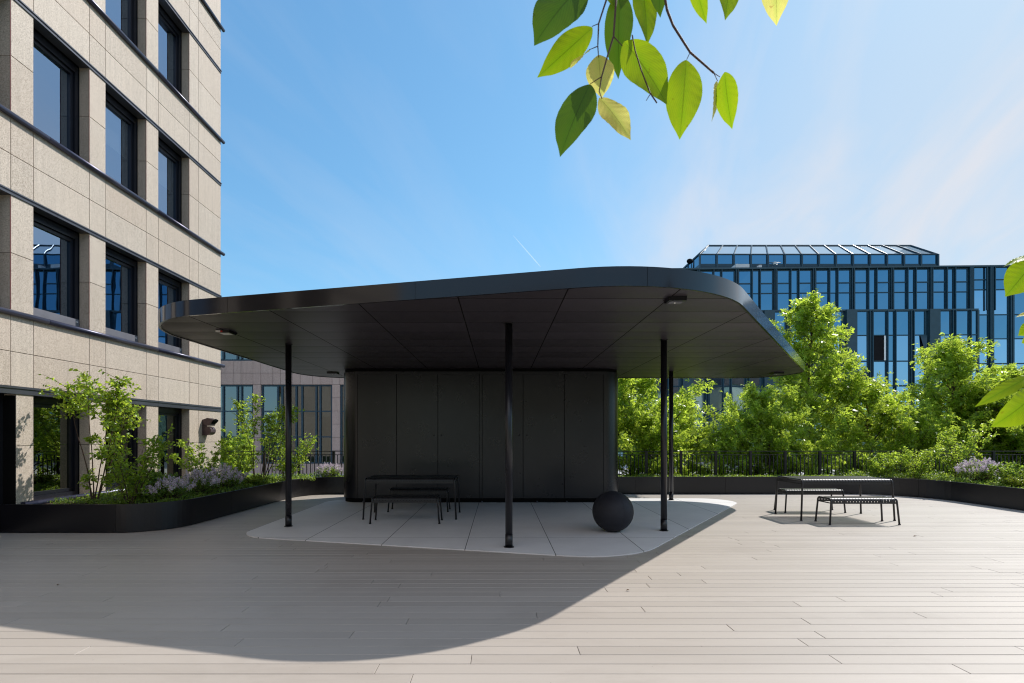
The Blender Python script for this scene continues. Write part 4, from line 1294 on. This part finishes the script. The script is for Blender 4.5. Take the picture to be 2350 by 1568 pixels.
street_tree(2, 1500, 930, 16.8, 'low bushy tree behind the railing between the cabin and the canopy columns', 15, 0.9)
street_tree(2, 1830, 990, 16.6, 'low bushy tree behind the railing left of the sunlit table', 95, 0.95)
street_tree(2, 1960, 1000, 16.7, 'low bushy tree behind the railing above the sunlit table', 205, 1.0)

# the row carries on behind the cabin, where the ground floor glazing mirrors it
for k_, (X_, zt_, rz_, lab_) in enumerate(((-2.6, 3.4, 40, 'leafy tree behind the left part of the cabin, mirrored in the ground floor glass'), (0.3, 3.9, 190, 'leafy tree behind the middle of the cabin, mirrored in the ground floor glass'), (2.9, 3.3, 280, 'leafy tree behind the right part of the cabin'))):
    street_tree(2, 1145 + X_/18.2*1180, 1001 - (zt_-EYE)/18.2*1180, 18.2, lab_, rz_, 0.95)

# undergrowth below those trees: uncountable
rs = np.random.RandomState(77)
n = 26000
P = np.stack([rs.uniform(3.4, 18.5, n), rs.uniform(15.6, 21.0, n), np.zeros(n)], 1)
hgt = 0.30 + 0.22*np.sin(P[:,0]*2.3)*np.cos(P[:,1]*1.7) + 0.2*np.sin(P[:,0]*6.1)
fade = np.clip((13.0-P[:,0])/4, 0.25, 1)
P[:,2] = -0.55 + rs.uniform(0, 1, n)**0.6*hgt*fade*1.3
me = leaf_mesh('undergrowth', P, rs.normal(0, 1, (n, 3))+[0,0,.3], rs.normal(0, .6, (n, 3))+[0,0,.8], rs.uniform(.07, .13, n), 'star', M['leaf_street'])
o = link_mesh('undergrowth', me, None); tag(o, kind='stuff')

def shrub(name, base, H, spread, stems, ntw, per, size, label, cat, seed, mat='leaf_planter', shape='oval', start=0.25, lift=0.05, stemr=0.008, group=None, lean=(0, 0), tl=(.08, .28), crown=None, up=0.7, wob=0.12):
    rs = np.random.RandomState(seed)
    o = empty(name, base); tag(o, label, cat, group)
    b = np.array(base, float); mb = MB(); twigs = []
    for s in range(stems):
        az_ = 2*math.pi*(s+rs.rand()*.6)/stems
        r_ = spread*rs.uniform(.35, 1.0)
        hh_ = H*rs.uniform(.72, 1.0)
        d = np.array([math.cos(az_)*r_+lean[0], math.sin(az_)*r_+lean[1], hh_])
        L = np.linalg.norm(d)
        pts, dd = wander(rs, b + np.array([math.cos(az_), math.sin(az_), 0])*spread*.08, d, L, 9, wob*0.55, lift*.3)
        mb.tube([tuple(p) for p in pts], [stemr*(1-.8*i/9) for i in range(10)], 6, cap=False)
        for q in range(ntw):
            f = start + (1-start)*rs.rand()**.8
            tt = f*9; j = min(int(tt), 8); p = pts[j]*(1-(tt-j)) + pts[j+1]*(tt-j)
            a2 = rs.uniform(0, 2*math.pi); dv = np.array([math.cos(a2), math.sin(a2), rs.uniform(-.1, .8)])
            l = rs.uniform(*tl)*(1.25-.6*f)
            if crown: l *= crown
            e = p+dv/np.linalg.norm(dv)*l
            mid = (p+e)/2 + rs.normal(0, .02, 3)
            mb.tube([tuple(p), tuple(mid), tuple(e)], [stemr*.35, stemr*.25, stemr*.12], 4, cap=False)
            twigs.append((p, mid)); twigs.append((mid, e))
        twigs.append((pts[8], pts[9]))
    mb.build('stem', M['bark'], o)
    P, T, N_, S_ = leaves_from(rs, twigs, per, size, .012, up, .3)
    link_mesh('foliage', leaf_mesh('foliage', P-b, T, N_, S_, shape, M[mat]), o)
    return o
shrub('multi_stem_tree', (-7.12, 9.05, 0.40), 2.42, 0.50, 5, 42, 6, .066, 'slender multi stemmed young tree with an airy crown before the second stone pier', 'tree', 21, start=.71, tl=(.16, .54), stemr=.013, wob=.07, lean=(.26, 0))
shrub('leafy_shrub', (-7.05, 8.95, 0.40), 0.62, 0.30, 3, 8, 5, .055, 'small leafy sprig at the foot of the slender young tree', 'shrub', 22, start=.5, tl=(.1, .22), group='leafy shrubs in the planter')
shrub('leafy_shrub', (-6.42, 8.95, 0.40), 1.38, 0.60, 12, 19, 5, .064, 'bushy green shrub to the right of the slender young tree, before the stone building', 'shrub', 23, start=.12, group='leafy shrubs in the planter')
shrub('leafy_shrub', (-6.95, 12.1, 0.40), 1.15, 0.48, 9, 20, 5, .060, 'tall green shrub under the bronze wall fixture', 'shrub', 24, start=.15, group='leafy shrubs in the planter')
shrub('leafy_shrub', (-6.35, 12.6, 0.40), 1.1, 0.42, 6, 16, 5, .052, 'thin green shrub just beyond the stone corner', 'shrub', 28, start=.15, group='leafy shrubs in the planter')
shrub('sapling', (-6.12, 12.9, 0.40), 2.62, 0.28, 2, 42, 6, .062, 'thin upright sapling with the tallest top, between the stone corner and the first column', 'tree', 25, start=.52, tl=(.12, .38), stemr=.012, lean=(-.22, 0), wob=.06, group='saplings in the planter')
shrub('sapling', (-5.98, 13.0, 0.40), 2.05, 0.45, 4, 38, 6, .062, 'forked sapling with a spreading crown just left of the first column', 'tree', 26, start=.55, tl=(.12, .42), stemr=.012, lean=(.5, 0), wob=.06, group='saplings in the planter')
shrub('leafy_shrub', (-5.62, 13.6, 0.40), 1.25, 0.75, 12, 24, 5, .052, 'wide green shrub seen behind the first canopy column', 'shrub', 27, start=.12, group='leafy shrubs in the planter', lean=(.15, 0))
shrub('maple_bush', (-8.35, 16.4, -0.5), 2.45, 0.55, 11, 40, 6, .085, 'bright green maple bush beyond the railing beside the stone corner', 'shrub', 29, 'leaf_street', 'star', start=.2, tl=(.15, .4))
# right hand corner of the planter
shrub('arching_shrub', (11.55, 14.2, 0.40), 0.9, 0.50, 9, 20, 5, .055, 'arching light green shrub in the planter corner right of the sunlit table', 'shrub', 31, 'leaf_planter', 'oval', start=.1, tl=(.12, .34), group='arching shrubs in the right planter')
shrub('arching_shrub', (12.25, 13.7, 0.40), 1.40, 0.50, 9, 26, 5, .055, 'taller arching shrub behind the pink lilac at the right', 'shrub', 32, 'leaf_planter', 'oval', start=.1, tl=(.12, .36), group='arching shrubs in the right planter')
shrub('arching_shrub', (10.75, 14.45, 0.40), 0.75, 0.5, 9, 20, 6, .055, 'lowest arching shrub at the left end of the right shrub clump', 'shrub', 33, 'leaf_planter', 'oval', start=.1, group='arching shrubs in the right planter')
shrub('low_shrub', (12.1, 11.9, 0.40), 0.55, 0.55, 12, 22, 6, .05, 'dark green low shrub at the right frame edge beside the lilac', 'shrub', 34, 'leaf_low', 'oval', start=.1)
shrub('low_shrub', (-6.35, 9.45, 0.40), 0.50, 0.45, 10, 20, 6, .055, 'low green shrub between the bushy shrub and the first lilac clump', 'shrub', 35, 'leaf_low', 'oval', start=.15)
shrub('lime_shrub', (11.72, 11.65, 0.40), 0.22, 0.30, 14, 22, 7, .03, 'low yellow green cushion plant on the right planter rim', 'plant', 36, 'leaf_lime', 'kite', start=.2, tl=(.04, .1))
shrub('lime_shrub', (-5.75, 12.0, 0.40), 0.20, 0.40, 16, 22, 7, .035, 'low yellow green cushion plant on the left planter rim beyond the lilacs', 'plant', 37, 'leaf_lime', 'kite', start=.2, tl=(.04, .1))

def lilac(base, H, spread, label, seed, npan=46):
    npan = int(npan*1.5)
    rs = np.random.RandomState(seed)
    o = empty('lilac_bush', base); tag(o, label, 'flowering shrub', 'lilac bushes in the planter')
    b = np.array(base, float); mb = MB(); twigs = []; tips = []
    for s in range(npan):
        a = rs.uniform(0, 2*math.pi); r_ = spread*math.sqrt(rs.rand()); hh_ = H*(1-.45*(r_/spread)**2)*rs.uniform(.75, 1.05)
        e = b + np.array([math.cos(a)*r_, math.sin(a)*r_, hh_]); m_ = b*(.5)+e*.5; m_[:2] = b[:2]*.4+e[:2]*.6
        mb.tube([tuple(b), tuple(m_), tuple(e)], [.006, .004, .002], 4, cap=False)
        twigs += [(m_, e)]*2; tips.append((e, norm((e-b)[None])[0]))
    mb.build('stem', M['bark'], o)
    P, T, N_, S_ = leaves_from(rs, twigs, 9, .045, .03, .7, 0)
    link_mesh('foliage', leaf_mesh('foliage', P-b, T, N_, S_, 'oval', M['leaf_low']), o)
    PP = []
    for e, d in tips:
        k = 60; t_ = rs.rand(k)[:,None]; rad = .034*(1-t_*.75)
        PP.append(e + (d*.6+np.array([0,0,.5]))*t_*.11 + rs.normal(0, 1, (k, 3))*rad*.6)
    PP = np.concatenate(PP); n = len(PP)
    link_mesh('blossom', leaf_mesh('blossom', PP-b, rs.normal(0, 1, (n, 3)), rs.normal(0, 1, (n, 3)), rs.uniform(.013, .026, n), 'petal', M['flower_lilac']), o)
lilac((-6.02, 9.35, 0.40), .34, .36, 'small lilac bush nearest the front curve of the planter', 41, 44)
lilac((-6.05, 10.3, 0.40), .40, .38, 'middle lilac bush, between the other two on the left planter', 42, 48)
lilac((-5.95, 11.1, 0.40), .46, .42, 'fuller lilac bush in front of the thin shrub by the stone corner', 43, 56)
lilac((-4.75, 14.42, 0.40), .34, .34, 'pale lilac bush beside the left end of the cabin', 44, 36)
lilac((11.95, 12.75, 0.40), .55, .45, 'tallest pink lilac bush, on the right planter before the arching shrubs', 45, 64)
lilac((11.9, 10.75, 0.40), .36, .30, 'lilac bush at the right edge of the photo', 46, 34)

# grass tufts and ground cover
def tuft(base, n, H, label, seed):
    rs = np.random.RandomState(seed); o = empty('grass_tuft', base); tag(o, label, 'ornamental grass', 'grass tufts in the planter')
    a = rs.uniform(0, 2*math.pi, n); T = np.stack([np.cos(a)*.6, np.sin(a)*.6, rs.uniform(.5, 1.4, n)], 1)
    P = np.stack([rs.normal(0, .05, n), rs.normal(0, .05, n), np.zeros(n)], 1)
    link_mesh('blade', leaf_mesh('blade', P, T, np.stack([-np.cos(a), -np.sin(a), np.full(n, .5)], 1), rs.uniform(.5, 1, n)*H, 'blade', M['leaf_grey']), o)
tuft((-6.35, 10.95, .40), 120, .36, 'spiky pale grass tuft behind the middle lilac bush', 51)
tuft((-6.75, 10.3, .40), 90, .28, 'small pale grass tuft close to the stone building', 52)
rs = np.random.RandomState(60)
pts = []
def cover(x0, x1, y0, y1, n, h):
    P = np.stack([rs.uniform(x0, x1, n), rs.uniform(y0, y1, n), np.zeros(n)], 1)
    hh_ = h*(.55+.45*np.sin(P[:,0]*5.3+P[:,1]*3.1)*np.cos(P[:,1]*4.7-P[:,0]*2.2))
    P[:,2] = .40 + rs.rand(n)*hh_; pts.append(P)
cover(-7.7, -5.62, 8.75, 10.2, 4200, .14); cover(-7.7, -5.5, 10.2, 13.4, 9000, .17); cover(-7.9, -4.9, 13.4, 14.7, 4500, .17)
cover(-4.9, 9.6, 14.2, 14.72, 12000, .10); cover(9.6, 12.4, 14.1, 14.7, 4000, .28); cover(11.35, 12.5, 8.5, 14.1, 9000, .20)
P = np.concatenate(pts); n = len(P)
me = leaf_mesh('ground_cover', P, rs.normal(0, 1, (n, 3))+[0,0,.5], rs.normal(0, .5, (n, 3))+[0,0,1], rs.uniform(.03, .06, n), 'kite', M['leaf_low'])
o = link_mesh('ground_cover', me, None); tag(o, kind='stuff')

# ------------------------------------------------------------------ near branch with big leaves
def big_leaf(base, tip, width, roll, mat, parent, seed, name='leaf', depth_tip=0.0):
    """serrated, ribbed leaf blade between two world points"""
    rr = random.Random(seed)
    b, t_ = Vector(base), Vector(tip); t_.y += depth_tip
    ax_ = t_-b; L = ax_.length; ax_.normalize()
    view = Vector((0, -1, 0)); side = ax_.cross(view).normalized()
    side = Matrix.Rotation(R(roll), 3, ax_) @ side; nrm = side.cross(ax_)
    hw = width/2/max(.25, abs(math.cos(R(roll))))
    n = 84; m = 7
    vs = []; uvs = []; bend = rr.uniform(.03, .12); curl = rr.uniform(-.7, .7); wave = rr.uniform(.08, .35); ph = rr.uniform(0, 6)
    for i in range(n+1):
        f = i/n
        prof = (math.sin(math.pi*min(1, f**0.86)))**0.88*(1-.06*f) if 0 < f < 1 else 0
        prof = max(prof, 0)
        if f > .82: prof *= 1 - .35*((f-.82)/.18)
        saw = 1 + (.010 if i % 2 else -.010)
        for j in range(-m, m+1):
            u_ = j/m
            w_ = u_*hw*prof*(saw if abs(j) == m else 1)
            zz_ = abs(u_)*prof*hw*.10 + curl*hw*prof*u_*(f-.35)*1.3 + wave*hw*prof*abs(u_)**2*math.sin(f*9+ph)*.35 - bend*L*(f-.5)**2*2 + 0.00035*math.sin((f-abs(u_)*.18)*52)*abs(u_)*prof
            p = b + ax_*(L*f) + side*w_ + nrm*zz_
            vs.append(p); uvs.append((u_, f))
    k = 2*m+1; fs = []
    for i in range(n):
        for j in range(k-1): fs.append((i*k+j, i*k+j+1, (i+1)*k+j+1, (i+1)*k+j))
    mb = MB(); mb.add(vs, fs, 0, True); o = mb.build(name, M[mat], parent)
    me = o.data; uvl = me.uv_layers.new(name='leaf')
    for lp in me.loops: uvl.data[lp.index].uv = uvs[lp.vertex_index]
    return o
def z5(x, y, Y): return D(1175+.28*x, .28*y, Y)
YN = 0.78
br = empty('hanging_branch', (0.35, YN, 2.4)); tag(br, 'twigs with large fresh green and yellow leaves hanging into the top of the photo', 'branch')
def twig(zpts, r0, r1, Ys=None, f=z5, parent=br):
    pts = [f(x, y, (Ys[i] if Ys else YN)) for i, (x, y) in enumerate(zpts)]
    # smooth
    P = [];
    for i in range(len(pts)-1):
        for k in range(4): P.append(pts[i].lerp(pts[i+1], k/4))
    P.append(pts[-1]); N = len(P)
    mb = MB(); mb.tube(P, [r0+(r1-r0)*i/(N-1) for i in range(N)], 8); return mb.build('twig', M['twig'], parent)
twig([(800,-90),(780,-20),(710,195),(703,380),(710,470)], .0016, .0007)
twig([(710,195),(655,218)], .0007, .0005); twig([(703,380),(632,410)], .0007, .0005)
twig([(850,-160),(855,-20),(832,300),(780,470),(735,630),(715,750),(738,812)], .0017, .0007, [YN-.02]*7)
twig([(832,300),(905,378)], .0009, .0006, [YN-.02]*2); twig([(735,630),(640,690)], .0008, .0005, [YN-.02]*2)
twig([(985,290),(1010,420),(1060,580),(1130,760),(1187,845)], .0010, .0010, [YN-.035]*5); twig([(1135,770),(1100,826)], .0006, .0005, [YN-.035]*2)
twig([(1230,-160),(1270,80),(1320,210),(1460,430),(1655,600)], .0021, .0014, [YN-.01]*5)
twig([(1460,430),(1432,490)], .0006, .0005); twig([(1655,600),(1685,665)], .0006, .0005); twig([(1655,600),(1705,632)], .0006, .0005)
W5 = .28/1180*YN
leaves5 = [
 ((590,-170),(175,345),400,18,'near_leaf_dark',.00),  # shadowed by another leaf: that shade is put in by the dark colour
 ((665,222),(210,634),215,-25,'near_leaf_green',.02),
 ((632,405),(470,552),60,60,'near_leaf_yellow',.01),
 ((710,445),(735,803),235,10,'near_leaf_yellow',.015),
 ((880,-90),(868,640),230,25,'near_leaf_dark',.03),
 ((1060,-220),(1120,362),240,-15,'near_leaf_green',.015),
 ((925,320),(1278,842),335,5,'near_leaf_green',-.01),
 ((1432,478),(1378,1135),292,8,'near_leaf_green',.0),
 ((1688,662),(1642,1003),88,-40,'near_leaf_yellow',.01),
 ((1735,585),(1798,1057),128,48,'near_leaf_green',.0),
 ((635,672),(388,1272),300,20,'near_leaf_dark',-.01),
 ((722,790),(980,1140),235,-12,'near_leaf_yellow',.0),
 ((1200,-330),(1212,136),145,30,'near_leaf_dark',.0),
 ((1470,-230),(1592,192),100,40,'near_leaf_green',.0),
 ((1800,-330),(1752,162),235,-10,'near_leaf_green',.0),
 ((2150,-330),(2176,190),225,15,'near_leaf_yellow',.0),
 ((640,-330),(860,70),220,-30,'near_leaf_green',.03),
 ((1000,-330),(900,60),160,30,'near_leaf_yellow',.03),
]
for i, (b, t_, w, roll, mt, dy) in enumerate(leaves5):
    Y = YN + dy
    big_leaf(z5(*b, Y), z5(*t_, Y), w*W5, roll, mt, br, i)
# the bough they hang from, above the picture
mb = MB(); mb.tube([(0.05, YN, 2.52), (0.25, YN, 2.50), (0.6, YN-.02, 2.47), (1.1, YN-.1, 2.42), (1.7, YN-.3, 2.55), (2.6, .1, 2.95)], [.003, .005, .007, .010, .014, .022], 8); mb.build('bough', M['bark'], br)
for (x, y, z) in ((z5(800,-90,YN)), (z5(850,-160,YN-.02)), (z5(1230,-160,YN-.01))):
    mb = MB(); mb.tube([(x, y, z), (x+.03, YN, 2.49)], [.0018, .003], 6); mb.build('twig', M['twig'], br)
for (a, b) in (((1470,-230),0), ((1800,-330),0), ((2150,-330),0), ((590,-170),0), ((1060,-220),0), ((1200,-330),0)):
    p = z5(*a, YN); mb = MB(); mb.tube([p, (p.x+.01, YN, 2.485)], [.0006, .0012], 5); mb.build('twig', M['twig'], br)

br2 = empty('side_branch', (1.0, 0.8, 1.9)); tag(br2, 'leafy spray of bright yellow green leaves reaching in at the right edge', 'branch')
def z8(x, y, Y): return D(2115+.4017*x, 545+.4017*y, Y)
W8 = .4017/1180*.8
for i, (b, t_, w, roll, mt) in enumerate([
 ((640,95),(470,162),30,50,'near_leaf_green'), ((650,130),(482,337),170,15,'near_leaf_green'),
 ((650,425),(540,452),24,40,'near_leaf_yellow'), ((650,490),(553,560),70,20,'near_leaf_green'), ((640,560),(575,605),60,-30,'near_leaf_green'),
 ((660,770),(306,965),62,40,'near_leaf_green'), ((680,880),(413,1087),190,-8,'near_leaf_green'),
 ((900,640),(660,700),120,10,'near_leaf_green'), ((900,300),(690,420),140,-20,'near_leaf_yellow')]):
    big_leaf(z8(*b, .8), z8(*t_, .8), w*W8, roll, mt, br2, 50+i)
mb = MB(); mb.tube([z8(900,-500,.8), z8(760,0,.8), z8(690,400,.8), z8(680,760,.8), z8(690,880,.8)], [.004, .003, .0022, .0014, .0008], 7); mb.build('twig', M['twig'], br2)
for a, b in (((745,60),(640,95)), ((740,100),(650,130)), ((690,400),(650,425)), ((688,470),(650,490)), ((684,540),(640,560)), ((680,760),(660,770)), ((690,870),(680,880))):
    mb = MB(); mb.tube([z8(*a, .8), z8(*b, .8)], [.0009, .0006], 5); mb.build('twig', M['twig'], br2)

# ------------------------------------------------------------------ bits on the deck
for i, (x_, y_, s_, lab) in enumerate(((1441, 1357, .022, 'curled brown fallen leaf on the sunlit boards below the canopy shadow edge'), (2100, 1232, .03, 'tiny dark fallen leaf on the boards in front of the near bench'),
                         (132, 1345, .02, 'tiny fallen leaf on the shaded boards at the left'))):
    X, Y = G(x_, y_); o = empty('fallen_leaf', (X, Y, 0.002)); tag(o, lab, 'leaf')
    mb = MB(); s = s_
    mb.add([(X-s, Y, .004), (X-s*.3, Y-s*.35, .014), (X, Y, .006), (X-s*.3, Y+s*.35, .018), (X+s*.5, Y-s*.3, .020), (X+s, Y+s*.1, .010), (X+s*.5, Y+s*.35, .016)], [(0,1,2,3),(2,1,4),(2,4,5,6),(2,6,3)])
    mb.build('blade', M['dry_leaf'], o)

# short vapour trail high in the sky
a, b = D(1178, 541, 4200), D(1241, 613, 4200)
mb = MB(); mb.tube([a, a.lerp(b, .4), a.lerp(b, .8), b], [2.0, 4.0, 4.5, 3.0], 8); tag(mb.build('contrail', M['vapour']), 'short thin white vapour trail in the blue sky above the canopy', 'contrail')
